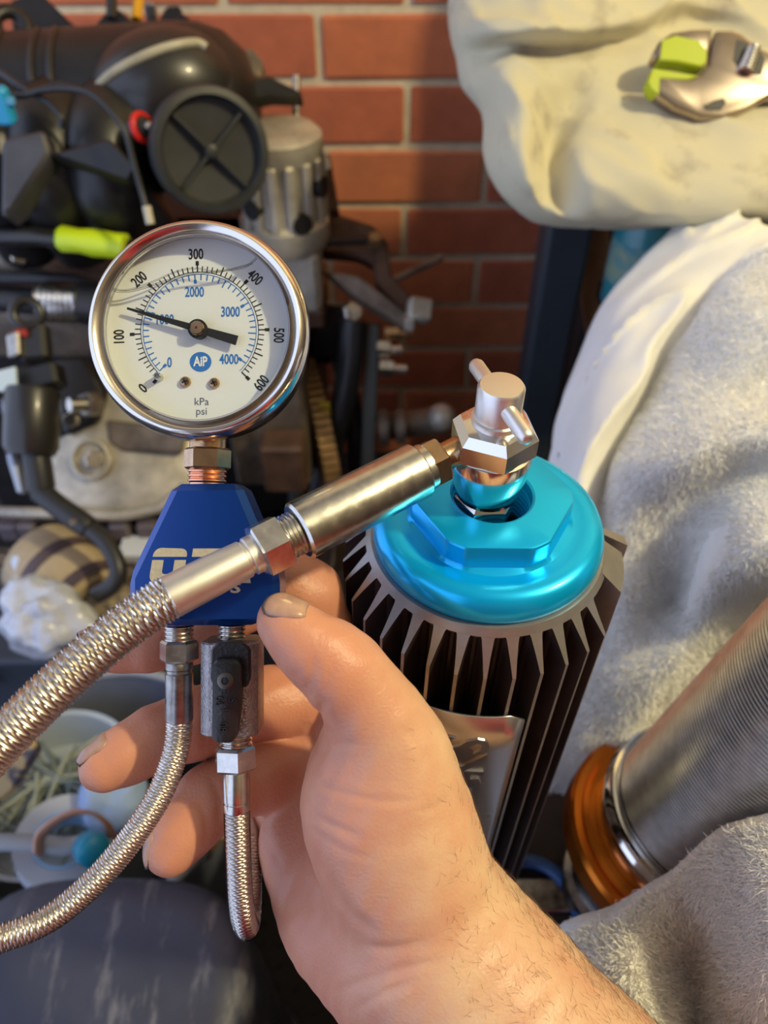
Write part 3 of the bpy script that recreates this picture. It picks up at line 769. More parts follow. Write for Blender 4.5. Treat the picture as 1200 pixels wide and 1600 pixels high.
# creases: thumb joints, ball of the thumb, wrist, finger joints, pressed gently into the surface
e1 = pc[sq[:, 2]] - pc[sq[:, 0]]; e2 = pc[sq[:, 3]] - pc[sq[:, 1]]; fn = np.cross(e1, e2)
vn = np.zeros_like(pc)
for i in range(4): np.add.at(vn, sq[:, i], fn)
vn /= np.linalg.norm(vn, axis=1)[:, None] + 1e-12
qx_ = 600 + FPX * pc[:, 0] / pc[:, 2]; qy_ = 800 + FPX * pc[:, 1] / pc[:, 2]
sgn_ = np.sign(np.sum(vn * (pc - np.array((pc[:, 0].mean(), pc[:, 1].mean(), pc[:, 2].mean()))), 1).mean())
vn *= sgn_
if sgn_ < 0: sq = sq[:, ::-1].copy()
face = vn[:, 2] < 0.15
disp = np.zeros(len(pc))
CREASES = [
    ([(478, 1082), (486, 1055), (492, 1020)], .00045, 6), ([(484, 1090), (494, 1062), (502, 1030)], .00025, 5),
    ([(495, 1148), (498, 1118), (508, 1092)], .0005, 7), ([(478, 1128), (492, 1150), (500, 1185)], .0004, 6),
    ([(500, 1178), (525, 1166), (565, 1160)], .0002, 6), ([(478, 1218), (530, 1238), (600, 1252), (670, 1250)], .0003, 6),
    ([(474, 1262), (520, 1290), (575, 1312)], .0003, 6), ([(480, 1290), (540, 1330), (600, 1345)], .00018, 6),
    ([(490, 1320), (508, 1370), (545, 1425), (600, 1465)], .0005, 9), ([(555, 1475), (610, 1482), (665, 1470)], .00035, 7),
    ([(520, 1552), (570, 1532), (630, 1514), (700, 1498)], .0004, 7), ([(545, 1585), (600, 1552), (660, 1528)], .0003, 7),
    ([(316, 1080), (322, 1130), (318, 1185)], .0003, 6), ([(330, 1080), (335, 1130), (331, 1188)], .00025, 6),
    ([(325, 1205), (343, 1250), (338, 1300)], .0003, 6), ([(300, 1240), (322, 1285), (316, 1325)], .0003, 6),
    ([(410, 1300), (425, 1330), (440, 1360)], .0003, 7), ([(256, 960), (259, 1000), (255, 1045)], .0003, 6),
    ([(620, 1130), (650, 1160), (660, 1190)], .00015, 5), ([(640, 1270), (680, 1262), (705, 1240)], .0002, 6)]
for pts_, dp_, w_ in CREASES:
    cu = np.array(catmull([np.array(p, float) for p in pts_], 6)); L_ = len(cu)
    m_ = face & (qx_ > cu[:, 0].min() - 40) & (qx_ < cu[:, 0].max() + 40) & (qy_ > cu[:, 1].min() - 40) & (qy_ < cu[:, 1].max() + 40)
    ix = np.where(m_)[0]
    if len(ix) == 0: continue
    best = np.full(len(ix), 1e9); par = np.zeros(len(ix))
    for i in range(L_ - 1):
        d_ = cu[i + 1] - cu[i]; w0 = qx_[ix] - cu[i, 0]; w1 = qy_[ix] - cu[i, 1]; t_ = np.clip((w0 * d_[0] + w1 * d_[1]) / (d_ @ d_), 0, 1)
        r_ = np.hypot(w0 - t_ * d_[0], w1 - t_ * d_[1]); k_ = r_ < best; best[k_] = r_[k_]; par[k_] = (i + t_[k_]) / (L_ - 1)
    fade = np.clip(4 * par, 0, 1) * np.clip(4 * (1 - par), 0, 1)
    disp[ix] += dp_ * fade * (np.exp(-(best / w_) ** 2) - .35 * np.exp(-((best - 2.2 * w_) / (1.4 * w_)) ** 2))
pc = pc - vn * disp[:, None]
Xn, Un, Fn, Cn = [np.array(v) for v in (Xv, Uv, Fv, CAM)]
pw = Cn + pc[:, :1] * Xn - pc[:, 1:2] * Un + pc[:, 2:3] * Fn

skin = mat('skin', (0.74, 0.53, 0.335), 0.44, col2=(0.66, 0.35, 0.22), vscale=55, bump=0.22, bscale=900, sss=0.22, sssr=(0.006, 0.0022, 0.0012), detail=6, lo=0.3, hi=0.75)
n_, l_ = nodes_of(skin); b_ = n_['Principled BSDF']      # the palm and fingertips are redder than the wrist
tc_n = n_.new('ShaderNodeTexCoord'); sp_n = n_.new('ShaderNodeSeparateXYZ'); l_.new(tc_n.outputs['Object'], sp_n.inputs[0])
mr_n = n_.new('ShaderNodeMapRange'); mr_n.inputs[1].default_value = -.025; mr_n.inputs[2].default_value = -.070; mr_n.inputs[3].default_value = 0; mr_n.inputs[4].default_value = .75
mr_n.interpolation_type = 'SMOOTHSTEP'; l_.new(sp_n.outputs[0], mr_n.inputs[0])
mx_n = n_.new('ShaderNodeMix'); mx_n.data_type = 'RGBA'; l_.new(mr_n.outputs[0], mx_n.inputs[0]); l_.new(b_.inputs['Base Color'].links[0].from_socket, mx_n.inputs[6]); mx_n.inputs[7].default_value = (.60, .225, .135, 1); l_.new(mx_n.outputs[2], b_.inputs['Base Color'])
person = thing('person', 'bare hand and forearm reaching in from the lower right, gripping the blue manifold', 'person', V(0.05, -0.45, 0.0))
po = np.array(OFF[person.name])
me = bpy.data.meshes.new('body'); me.from_pydata((pw - po).tolist(), [], sq.tolist()); me.update()
hand = finish('body', me, skin, person, 180, label='bare hand and forearm with dirty fingernails')
# nails
nailm = mat('fingernail', (0.56, 0.33, 0.24), 0.3, col2=(0.40, 0.23, 0.17), vscale=150, sss=.2, sssr=(.004, .002, .001))
naild = mat('grime_under_nail', (0.06, 0.05, 0.045), 0.7)
from mathutils.bvhtree import BVHTree
bvh = BVHTree.FromPolygons([Vector(v) for v in pw], sq.tolist())
def nail(c, along, normal, L, W):
    """plate laid onto the skin: rays from outside find the surface below each point"""
    along = Vector(along).normalized(); nz = Vector(normal); nz = (nz - along * nz.dot(along)).normalized(); sd = along.cross(nz)
    c = Vector(c); n = 14; m = 14; vs = []; fs = []
    for j in range(m + 1):
        v = -1 + 2 * j / m
        for i in range(n + 1):
            u = -1 + 2 * i / n
            w = W * math.sqrt(max(.06, 1 - .85 * max(0, -v) ** 3)) * math.sqrt(max(.08, 1 - .55 * max(0, v) ** 4))
            dirp = (nz + sd * (u * .55)).normalized()
            p = c + along * (L * .5 * v * (1 - .22 * u * u * (1 if v > 0 else -.4))) + sd * (w * u)
            h = bvh.ray_cast(p + dirp * .012, -dirp)
            q = h[0] if h[0] is not None and (h[0] - p).length < .0125 else p - nz * (.0025 * u * u)
            edge = max(abs(u), -v if v < 0 else 0)
            vs.append((q, dirp, edge, v))
    pos = [x[0].copy() for x in vs]
    for _ in range(3):                                  # even the plate out
        new = []
        for j in range(m + 1):
            for i in range(n + 1):
                nb = [pos[jj * (n + 1) + ii] for jj, ii in ((j - 1, i), (j + 1, i), (j, i - 1), (j, i + 1)) if 0 <= jj <= m and 0 <= ii <= n]
                a = V(0, 0, 0)
                for q in nb: a += q
                new.append(pos[j * (n + 1) + i] * .5 + a * (.5 / len(nb)))
        pos = new
    pts = [p + x[1] * (.0005 - .0008 * max(0, x[2] - .75) / .25 + .0005 * max(0, x[3])) for p, x in zip(pos, vs)]
    for j in range(m):
        for i in range(n): q = j * (n + 1) + i; fs.append((q, q + 1, q + n + 2, q + n + 1))
    o = MB().add(pts, fs).build('fingernail', nailm, person, 80)
    md = o.modifiers.new('t', 'SOLIDIFY'); md.thickness = 0.0005; md.offset = 0
    tip = pts[-(n + 1):]
    MB().tube([t - nz * .0003 + along * .0003 for t in tip], .0004, 6).build('nail_grime', naild, o, 60)
    side = [pts[j * (n + 1)] for j in range(m + 1)]
    MB().tube([t - nz * .0001 for t in side], .00028, 6).build('nail_grime', naild, o, 60)
nail(at(447, 946, .2180), cv(-1, -.27, -.02), cv(.12, -.95, -.30), pm(70, .22), pm(29, .22))
nail(at(150, 1176, .2560), cv(-.70, .70, -.1), cv(-.74, -.66, .22), pm(60, .255), pm(27, .255))
nail(at(240, 1326, .2565), cv(-.28, .95, -.1), cv(-.97, -.22, .0), pm(58, .255), pm(26, .255))
nail(at(150, 987, .262), cv(-1, .2, 0), cv(-.2, -.95, .1), pm(52, .262), pm(26, .262))
# upper arm, torso and shirt, out of frame behind the phone
end = at(1000, 1835, .243)
shirt = mat('red_shirt', (0.55, 0.035, 0.04), 0.8, var=0.2, vscale=8, bump=0.2, bscale=300)
elb = V(0.245, -0.10, 0.585); sh = V(0.27, -0.43, 1.00)
MB().tube([Vector(p) for p in catmull([np.array(end), np.array(end.lerp(elb, .6)), np.array(elb), np.array(elb.lerp(sh, .3))], 6)], [.034] * 19, 20).build('upper_forearm', skin, person, 180)
slv = [np.array(elb.lerp(end, .12)), np.array(elb + V(0.004, -.012, .0)), np.array(elb.lerp(sh, .45)), np.array(sh + V(-.02, 0, .01))]
pt = [Vector(p) for p in catmull(slv, 8)]
shp = MB().tube(pt, [.052 + .022 * i / (len(pt) - 1) for i in range(len(pt))], 24)
shp.build('sleeve', shirt, person, 180)
tr = MB(); vs = []; fs = []; n = 36
lv = [(.30, .17, .13), (.42, .175, .135), (.60, .18, .135), (.80, .20, .135), (.93, .215, .13), (1.01, .20, .115), (1.06, .14, .09), (1.09, .075, .07)]
for z, rx, ry in lv:
    for k in range(n):
        a = 2 * pi * k / n; vs.append(V(0.07 + rx * math.cos(a), -0.47 + ry * math.sin(a), z))
for i in range(len(lv) - 1):
    for k in range(n): fs.append((i * n + k, i * n + (k + 1) % n, (i + 1) * n + (k + 1) % n, (i + 1) * n + k))
fs += [tuple(range(n)), tuple((len(lv) - 1) * n + k for k in range(n))]
tr.add(vs, fs).build('shirt', shirt, person, 180)
for s in (-1, 1):
    MB().tube([V(.07 + s * .09, -.47, .36), V(.07 + s * .17, -.22, .36), V(.07 + s * .22, -.12, .30), V(.07 + s * .22, -.16, .0)], [.085, .075, .065, .055], 20).build('trouser_leg', mat('dark_trousers', (.03, .035, .05), .9), person, 180)
# arm hair, thin curved strands rooted on the skin
rng = np.random.default_rng(3)
hb = MB(); cnt = 0
nrmv = np.zeros((len(me.vertices), 3), np.float32); me.vertices.foreach_get('normal', nrmv.ravel())
pxx = 600 + FPX * pc[:, 0] / pc[:, 2]; pyy = 800 + FPX * pc[:, 1] / pc[:, 2]
toward = nrmv @ (-Fn)
sel = np.where((pyy > 1080) & (toward > -0.3) & (pxx > 600 + (pyy - 1080) * .25) & (pyy < 1660))[0]
wt = np.clip((pyy[sel] - 1050) / 450, .05, 1) ** 1.6 * (1 + 3.0 * (toward[sel] < .35)); wt /= wt.sum()
down = np.array(cv(.62, .7, 0))
for i in rng.choice(sel, 1100, p=wt):
    nr = Vector(nrmv[i]); p = Vector(pw[i]); g = Vector(down) * -1
    t = (g - nr * g.dot(nr)); t = t.normalized() if t.length > .1 else Xv
    t = (t + Vector(rng.normal(0, .55, 3))).normalized(); t = (t - nr * t.dot(nr)).normalized()
    L = rng.uniform(.002, .0062); sd = t.cross(nr); r = .000042; vs = []
    b2 = sd * rng.normal(0, .4)
    for k in range(5):
        u = k / 4; q = p + nr * (L * (.42 * u - .30 * u * u)) + (t + b2 * u) * (L * u); rr = r * (1 - .8 * u)
        vs += [q + sd * rr, q - sd * rr * .5 + nr * rr * .8, q - sd * rr * .5 - nr * rr * .8]
    fs = []
    for k in range(4):
        for m in range(3): fs.append((3 * k + m, 3 * k + (m + 1) % 3, 3 * k + 3 + (m + 1) % 3, 3 * k + 3 + m))
    hb.add(vs, fs)
off = OFF[person.name]
hme = bpy.data.meshes.new('arm_hair'); hme.from_pydata([tuple(Vector(v) - off) for v in hb.v], [], hb.f); hme.update()
finish('arm_hair', hme, mat('arm_hair', (.16, .085, .045), .5), person, 180, kind='stuff')

# ------------------------------------------------------------------ bench, mat
bench = thing('work_bench', 'low dark bench top under the canister and the towels', 'bench', V(0.32, 0.28, 0))
MB().box(V(0.335, 0.27, BZ - 0.02), (0.63, 0.50, 0.04), bev=0.004).build('bench_top', 'bench', bench)
for x in (0.06, 0.61):
    for y in (0.06, 0.48):
        MB().box(V(x, y, (BZ - 0.04) / 2), (0.045, 0.045, BZ - 0.04), bev=0.003).build('leg', 'bench', bench)
rm = thing('rubber_mat', 'dark rubber floor mat with small round studs', 'mat', V(-0.08, 0.35, 0))
MB().box(V(-0.19, 0.32, 0.005), (0.40, 0.66, 0.010), bev=0.002).build('mat_sheet', 'mat', rm)
st = MB()
for i in range(17):
    for j in range(28):
        p = V(-0.37 + i * 0.0225, 0.01 + j * 0.0225, 0.0095)
        st.lathe(p, V(0, 0, 1), [(0.006, 0), (0.005, 0.003)], 8)
st.build('studs', 'mat', rm, 30, kind='stuff')

# ------------------------------------------------------------------ cloth
def cloth(name, label, ctrl, m, n=9, thick=0.0025, wr=(), cat='cloth', seed=0, fold=None):
    """ctrl: rows of (px, py, depth)"""
    rows = [catmull(r, n) for r in ctrl]; cols = len(rows[0])
    grid = list(zip(*[catmull([r[i] for r in rows], n) for i in range(cols)]))   # rows x cols
    R, Cn_ = len(grid), cols; vs = []
    for r in grid:
        for p in r:
            w = at(*p); q = w * 1.0
            for sc, am in wr:
                w = w + cv(0, 0, 1) * (am * mnoise.noise(q * sc + V(seed, seed * 2, 0))) + cv(0, 1, 0) * (am * .4 * mnoise.noise(q * sc + V(9 + seed, 3, 0)))
            if fold:      # long creases running along one direction
                al_, am, sa, sc2 = fold; al_ = al_.normalized(); t_ = q.dot(al_); pr = q - al_ * t_
                nz_ = mnoise.noise(pr * sc2 + al_ * (t_ * sa) + V(seed, 0, 0)); w = w + cv(0, 0, 1) * (am * (1 - 2 * abs(nz_)) ** 3)
            vs.append(w)
    fs = [(i * Cn_ + j, i * Cn_ + j + 1, (i + 1) * Cn_ + j + 1, (i + 1) * Cn_ + j) for i in range(R - 1) for j in range(Cn_ - 1)]
    mb = MB().add(vs, fs); t = thing(name, label, cat, base_of([mb]))
    o = mb.build('fabric', m, t, 180)
    md = o.modifiers.new('thickness', 'SOLIDIFY'); md.thickness = thick
    av = V(0, 0, 0)
    for p_ in o.data.polygons: av += p_.normal
    md.offset = -1 if av.dot(Fv) < 0 else 1          # thickness grows away from the room side
    return t, o
# cream canvas bundle, top right
canv, canv_o = cloth('canvas_sheet', 'crumpled cream canvas sheet bundled at the upper right with a wrench on it', [
    [(740, -190, .70), (735, -190, .67), (800, -190, .645), (900, -190, .635), (1000, -190, .635), (1100, -190, .635), (1250, -190, .64), (1380, -190, .66)],
    [(740, -90, .70), (712, -90, .66), (780, -90, .61), (890, -90, .60), (1000, -90, .60), (1110, -90, .61), (1250, -90, .62), (1380, -90, .66)],
    [(735, 0, .70), (701, 5, .66), (770, 0, .61), (880, 0, .60), (990, -10, .615), (1100, -20, .625), (1250, -20, .64), (1380, -20, .69)],
    [(740, 55, .70), (704, 60, .655), (770, 52, .592), (880, 50, .585), (980, 38, .605), (1085, 0, .628), (1250, 40, .64), (1380, 40, .68)],
    [(745, 72, .70), (712, 98, .655), (775, 84, .618), (885, 78, .620), (985, 64, .634), (1095, 34, .644), (1250, 80, .625), (1380, 80, .67)],
    [(765, 125, .70), (722, 138, .655), (790, 112, .600), (880, 110, .612), (980, 96, .622), (1110, 95, .620), (1250, 130, .612), (1380, 130, .66)],
    [(790, 185, .69), (752, 178, .645), (810, 178, .588), (872, 178, .622), (950, 178, .612), (1090, 172, .600), (1250, 190, .595), (1380, 190, .65)],
    [(800, 250, .68), (757, 250, .635), (815, 250, .578), (856, 245, .618), (915, 235, .590), (1060, 240, .580), (1250, 260, .58), (1380, 260, .64)],
    [(830, 300, .68), (785, 305, .635), (828, 305, .590), (862, 300, .610), (925, 295, .578), (1060, 300, .572), (1250, 320, .575), (1380, 320, .63)],
    [(860, 330, .68), (822, 338, .65), (850, 342, .615), (885, 344, .602), (945, 345, .592), (1060, 346, .590), (1250, 360, .59), (1380, 360, .64)],
    [(870, 335, .70), (850, 348, .68), (870, 352, .66), (905, 355, .650), (960, 357, .640), (1065, 356, .635), (1250, 372, .63), (1380, 372, .66)],
    [(880, 330, .72), (870, 340, .72), (890, 345, .71), (920, 348, .70), (970, 350, .70), (1070, 350, .69), (1250, 365, .68), (1380, 365, .70)],
], 'canvas', 10, .0022, ((14, .008), (38, .0022), (95, .0008)), seed=3, fold=(cv(.5, .8, 0), -.006, 5, 24))
# stain patches
for (x, y, r, d) in ((902, 8, 6, .59), (965, 110, 9, .615), (1160, 203, 10, .60), (1190, 215, 9, .60)):
    pass
# white cotton sheet, diagonal
cloth('cotton_sheet', 'smooth white cotton sheet hanging in diagonal folds beside the dark post', [
    [(1120, 305, .62), (1150, 330, .575), (1200, 345, .55), (1260, 360, .545), (1330, 380, .56)],
    [(1075, 335, .62), (1105, 375, .555), (1150, 400, .53), (1205, 430, .53), (1290, 460, .55)],
    [(1005, 400, .60), (1040, 440, .535), (1085, 470, .515), (1130, 500, .525), (1230, 530, .54)],
    [(938, 478, .585), (975, 510, .520), (1020, 540, .500), (1075, 560, .515), (1180, 600, .53)],
    [(902, 560, .57), (935, 585, .505), (980, 605, .485), (1020, 625, .500), (1120, 660, .52)],
    [(870, 640, .555), (905, 660, .490), (940, 680, .470), (985, 700, .490), (1080, 730, .51)],
    [(855, 715, .55), (885, 735, .48), (915, 750, .455), (955, 775, .475), (1050, 800, .50)],
    [(850, 800, .55), (875, 815, .475), (905, 830, .450), (945, 850, .470), (1040, 880, .50)],
    [(850, 900, .56), (875, 915, .490), (905, 930, .465), (945, 950, .480), (1040, 980, .51)],
], 'cotton', 10, .002, ((14, .006), (45, .0015)), seed=5, fold=(cv(-.62, .78, 0), -.010, 4, 34))
# upper terry towel
tw, two = cloth('terry_towel', 'fluffy off-white terry towel heaped behind the threaded steel tube', [
    [(1160, 405, .545), (1205, 385, .50), (1290, 370, .485), (1340, 365, .49), (1400, 360, .50)],
    [(1095, 470, .53), (1140, 455, .485), (1230, 450, .465), (1310, 450, .47), (1400, 450, .48)],
    [(1040, 555, .52), (1085, 545, .475), (1190, 530, .445), (1300, 530, .45), (1400, 530, .46)],
    [(1000, 630, .505), (1045, 625, .462), (1160, 600, .440), (1290, 600, .44), (1400, 600, .45)],
    [(965, 690, .495), (1000, 690, .452), (1130, 640, .428), (1270, 640, .425), (1400, 640, .43)],
    [(945, 730, .485), (985, 728, .438), (1130, 690, .400), (1260, 680, .392), (1400, 670, .40)],
    [(930, 790, .48), (975, 785, .440), (1090, 760, .426), (1210, 740, .405), (1400, 720, .40)],
    [(925, 860, .48), (970, 855, .445), (1080, 850, .434), (1180, 830, .378), (1400, 800, .39)],
    [(930, 930, .48), (975, 920, .447), (1060, 930, .450), (1150, 890, .380), (1400, 880, .39)],
    [(930, 1000, .485), (970, 990, .452), (1050, 980, .446), (1140, 935, .408), (1400, 930, .42)],
    [(905, 1070, .49), (950, 1060, .455), (1035, 1045, .438), (1110, 1020, .45), (1400, 990, .47)],
    [(880, 1140, .50), (925, 1130, .465), (1000, 1110, .445), (1070, 1090, .46), (1400, 1080, .5)],
    [(860, 1200, .51), (905, 1195, .48), (975, 1190, .46), (1040, 1180, .475), (1400, 1160, .52)],
    [(860, 1240, .53), (900, 1240, .50), (965, 1240, .49), (1030, 1240, .50), (1400, 1240, .53)],
], 'towel', 9, .003, ((20, .010), (70, .0022)), cat='towel', seed=11)
# lower terry towel, bottom right
tl, tlo = cloth('terry_towel', 'fluffy off-white terry towel in the bottom right corner in front of the steel tube', [
    [(835, 1480, .42), (890, 1455, .405), (960, 1432, .392), (1040, 1388, .37), (1110, 1328, .355), (1220, 1288, .338), (1380, 1245, .335)],
    [(835, 1470, .365), (890, 1440, .345), (962, 1415, .333), (1042, 1362, .320), (1115, 1302, .312), (1220, 1266, .300), (1380, 1225, .298)],
    [(840, 1540, .336), (900, 1510, .316), (980, 1480, .303), (1060, 1435, .308), (1140, 1375, .290), (1220, 1340, .278), (1380, 1300, .278)],
    [(860, 1610, .326), (920, 1580, .306), (1000, 1550, .295), (1075, 1515, .314), (1150, 1470, .286), (1230, 1440, .268), (1380, 1400, .268)],
    [(890, 1700, .318), (950, 1660, .303), (1030, 1620, .298), (1090, 1590, .314), (1160, 1560, .281), (1240, 1530, .265), (1380, 1500, .264)],
    [(930, 1800, .325), (990, 1760, .312), (1060, 1720, .306), (1110, 1690, .308), (1180, 1660, .284), (1260, 1640, .272), (1380, 1620, .268)],
], 'towel', 8, .003, ((26, .006), (70, .002)), cat='towel', seed=17)
def pile(obj, t, n, L, seed):
    r = np.random.default_rng(seed); me = obj.data; off = OFF[t.name]
    co = np.zeros((len(me.vertices), 3)); me.vertices.foreach_get('co', co.ravel()); no = np.zeros((len(me.vertices), 3), np.float32); me.vertices.foreach_get('normal', no.ravel())
    qs = np.array([p.vertices[:] for p in me.polygons]); a = co[qs]
    area = np.linalg.norm(np.cross(a[:, 2] - a[:, 0], a[:, 3] - a[:, 1]), axis=1)
    w = a.mean(1) + np.array(off) - Cn; dep = w @ Fn; qx = 600 + FPX * (w @ Xn) / dep; qy = 800 - FPX * (w @ Un) / dep
    area = area * ((qx < 1300) & (qy < 1680)); ch = r.choice(len(qs), n, p=area / area.sum())
    u, v = r.random(n)[:, None], r.random(n)[:, None]
    p = (a[ch, 0] * (1 - u) + a[ch, 1] * u) * (1 - v) + (a[ch, 3] * (1 - u) + a[ch, 2] * u) * v
    nn = no[qs[ch]].mean(1); s = np.sign(nn @ Fn)[:, None]; nn = nn * np.where(s > 0, -1, 1)
    tip = nn + r.normal(0, .45, (n, 3)) + np.array((0, -.25, -.35)); tip /= np.linalg.norm(tip, axis=1)[:, None]
    sd = np.cross(tip, r.normal(0, 1, (n, 3))); sd /= np.linalg.norm(sd, axis=1)[:, None]; sd *= .00020
    ll = L * r.uniform(.5, 1.2, (n, 1)); mid = p + tip * ll * .55 + r.normal(0, .0003, (n, 3)); end = mid + (tip + r.normal(0, .5, (n, 3))) * ll * .45
    vs = np.stack([p - sd, p + sd, mid + sd * .8, mid - sd * .8, end], 1).reshape(-1, 3); k = np.arange(n)[:, None] * 5
    fs = (k + np.array([[0, 1, 2, 3]])).tolist() + (k + np.array([[3, 2, 4]])).tolist()
    m2 = bpy.data.meshes.new('terry_pile'); m2.from_pydata(vs.tolist(), [], fs); m2.update()
    finish('terry_pile', m2, 'pile', t, 180, kind='stuff')
pile(two, tw, 110000, .0036, 1); pile(tlo, tl, 90000, .0032, 2)

# ------------------------------------------------------------------ threaded steel tube with orange collar
A = at(1050, 1300, .430); dA = cv(.03, -.12, -.13).normalized(); LA = .29; B = A + dA * LA
tb_ = thing('threaded_tube', 'finely threaded steel shock tube with an orange collar standing wrapped in towels', 'tube', V(A.x, A.y, BZ))
MB().lathe(A, -dA, [(.030, .010), (.030, (A.z - BZ) / dA.z - .014), (.034, (A.z - BZ) / dA.z - .012), (.034, (A.z - BZ) / dA.z - .002)], 40).build('lower_stub', 'zinc_dark', tb_, 30)
prof = []; p = .0022; k = 0; h = 0.036
prof = [(0.0430, 0.036)]
while h < LA:
    prof += [(0.0430, h), (0.0440, h + p * .35), (0.0440, h + p * .6), (0.0430, h + p * .9)]; h += p
MB().lathe(A, dA, prof, 72).build('threaded_body', 'thread_steel', tb_, 25)
MB().lathe(A, dA, [(0.043, 0.004), (0.0462, 0.006), (0.0462, 0.017), (0.0434, 0.018), (0.0434, 0.0215), (0.0478, 0.0225), (0.0488, 0.025), (0.0478, 0.0275), (0.0466, 0.0285), (0.0466, 0.0300), (0.0478, 0.0310), (0.0478, 0.0345), (0.0450, 0.0352)], 72).build('end_collar', 'chrome', tb_, 30)
MB().lathe(A, dA, [(0.0462, 0.0355), (0.0462, 0.0366)], 72, cap0=False, cap1=False).build('seal_ring', 'black_plastic', tb_, 30)
MB().lathe(A, dA, [(0.030, -0.016), (0.055, -0.016), (0.0585, -0.0135), (0.0585, -0.0015), (0.0565, 0.0008), (0.0525, 0.0012), (0.0525, 0.0040), (0.0500, 0.0055), (0.044, 0.0055)], 72).build('orange_collar', 'orange_anod', tb_, 30, label='copper orange anodised collar')
MB().lathe(B - dA * .006, dA, [(.0425, 0), (.0452, .001), (.0452, .010), (.0435, .012), (.036, .012), (.034, .010), (.034, .002)], 72).build('top_cap', 'chrome', tb_, 30)
# blue plastic hoop on the bench
hc = at(835, 1440, .0); 
def on_bench(px, py, z):
    d = Fv + Xv * ((px - 600) / FPX) + Uv * ((800 - py) / FPX); t = (z - CAM.z) / d.z; return CAM + d * t
hp_ = [(790, 1350), (830, 1346), (865, 1362), (890, 1392), (905, 1430), (900, 1480), (870, 1520), (820, 1525), (780, 1500), (760, 1450), (765, 1390), (782, 1358)]
hb_ = MB().tube([on_bench(x, y, BZ + .006) for x, y in [tuple(q) for q in catmull([np.array(p) for p in hp_], 8)]], .0045, 10)
tag(hb_.build('plastic_hoop', 'blue_plastic', None, 180), 'blue plastic hoop lying on the bench beside the canister foot', 'hoop')
tray = thing('steel_plate', 'small grey steel plate on the bench at the canister foot', 'plate', on_bench(800, 1400, BZ))
MB().box(on_bench(815, 1400, BZ + .003), (.075, .02, .006), bev=.001).build('plate_body', 'zinc_dark', tray)

# ------------------------------------------------------------------ adjustable wrench on the canvas
WD = .588
M['wrench'] = mat('dark_plated_steel', (.46, .38, .31), .2, 1.0, rvar=.06, vscale=80)
wr = thing('adjustable_wrench', 'shiny adjustable wrench lying on the cream canvas', 'wrench', at(1110, 130, WD))
wn = -Fv * 1.0
def wp(x, y, d=WD): return at(x, y, d)
head = [(1012, 128), (1022, 112), (1040, 116), (1075, 122), (1094, 116), (1108, 100), (1112, 70), (1118, 46), (1145, 46), (1160, 52), (1185, 72), (1230, 95), (1400, 135), (1400, 178), (1240, 150), (1200, 152), (1165, 172), (1130, 184), (1095, 183), (1055, 168), (1025, 146)]
MB().prism([wp(x, y) for x, y in head], Fv * .014, .0025, 2).build('fixed_jaw', 'wrench', wr, 40)
jaw = [(1020, 84), (1030, 64), (1050, 50), (1080, 45), (1114, 44), (1110, 66), (1104, 96), (1096, 102), (1060, 94), (1024, 92)]
MB().prism([wp(x, y, WD - .001) for x, y in jaw], Fv * .014, .002, 2).build('sliding_jaw', 'wrench', wr, 40)
tape = mat('yellow_green_reflection', (.42, .50, .01), .35)  # yellow-green colour painted in for the reflection on the inner jaws
MB().prism([wp(x, y, WD - .0016) for x, y in [(1034, 62), (1056, 54), (1092, 62), (1106, 78), (1104, 98), (1096, 104), (1060, 96), (1030, 94)]], Fv * .013, .001).build('jaw_reflection', tape, wr, 40)
MB().prism([wp(x, y, WD - .0006) for x, y in [(1012, 128), (1020, 106), (1040, 109), (1094, 118), (1075, 124), (1032, 122), (1030, 148), (1018, 140)]], Fv * .013, .0008).build('jaw_reflection', tape, wr, 40)
wx0, wx1 = wp(1164, 112, WD - .002), wp(1178, 74, WD - .002)
threads(wx0, wx1 - wx0, .0062, (wx1 - wx0).length, .0026, 20, .0012).build('worm_screw', 'chrome', wr, 30)
MB().prism([wp(x, y, WD - .0005) for x, y in [(1152, 62), (1180, 70), (1196, 92), (1190, 116), (1160, 116), (1146, 92)]], Fv * .002).build('worm_slot', 'ink', wr, 0)
MB().prism([wp(x, y, WD + .0002) for x, y in [(1098, 166), (1115, 158), (1130, 154), (1134, 162), (1126, 172), (1104, 172)]], Fv * -.001, .0002).build('thumb_hole', 'ink', wr, 0)

# ------------------------------------------------------------------ things behind the canister
def box_px(x0, x1, y0, y1, d, dep, name, m, label, cat, bev=.003):
    c = at((x0 + x1) / 2, (y0 + y1) / 2, d); 
board = thing('shadow_panel', 'tall dark panel added behind the canvas and the post to shade the wall', 'light blocker', V(.42, .95, 0))  # added panel that blocks the lamp and throws the wall's shadow
MB().box(V(.50, .97, .505), (.46, .10, 1.01), bev=.003).build('shadow_panel_body', mat('panel_paint', (.030, .032, .036), .6, var=.3, vscale=8), board)
for x in (.385, .615): MB().box(V(x, .916, .505), (.222, .008, .96), bev=.002).build('shadow_panel_door', bpy.data.materials['panel_paint'], board)
post = thing('steel_post', 'dark blue-grey steel post standing behind the canister', 'post', V(.205, .80, 0))
MB().box(V(.195, .80, .36), (.048, .05, .72), bev=.005).build('post_body', mat('post_paint', (.028, .038, .05), .5, var=.3, vscale=10), post)
MB().box(V(.205, .80, .006), (.13, .12, .012), bev=.002).build('base_plate', 'zinc_dark', post)
wd = thing('wood_batten', 'narrow raw wood batten leaning beside the dark post', 'batten', V(.30, .92, 0))
p0, p1 = at(925, 395, .91), at(945, 560, 1.04)
dz = (p1 - p0).normalized(); xa = V(1, 0, 0); xa = (xa - dz * xa.dot(dz)).normalized()
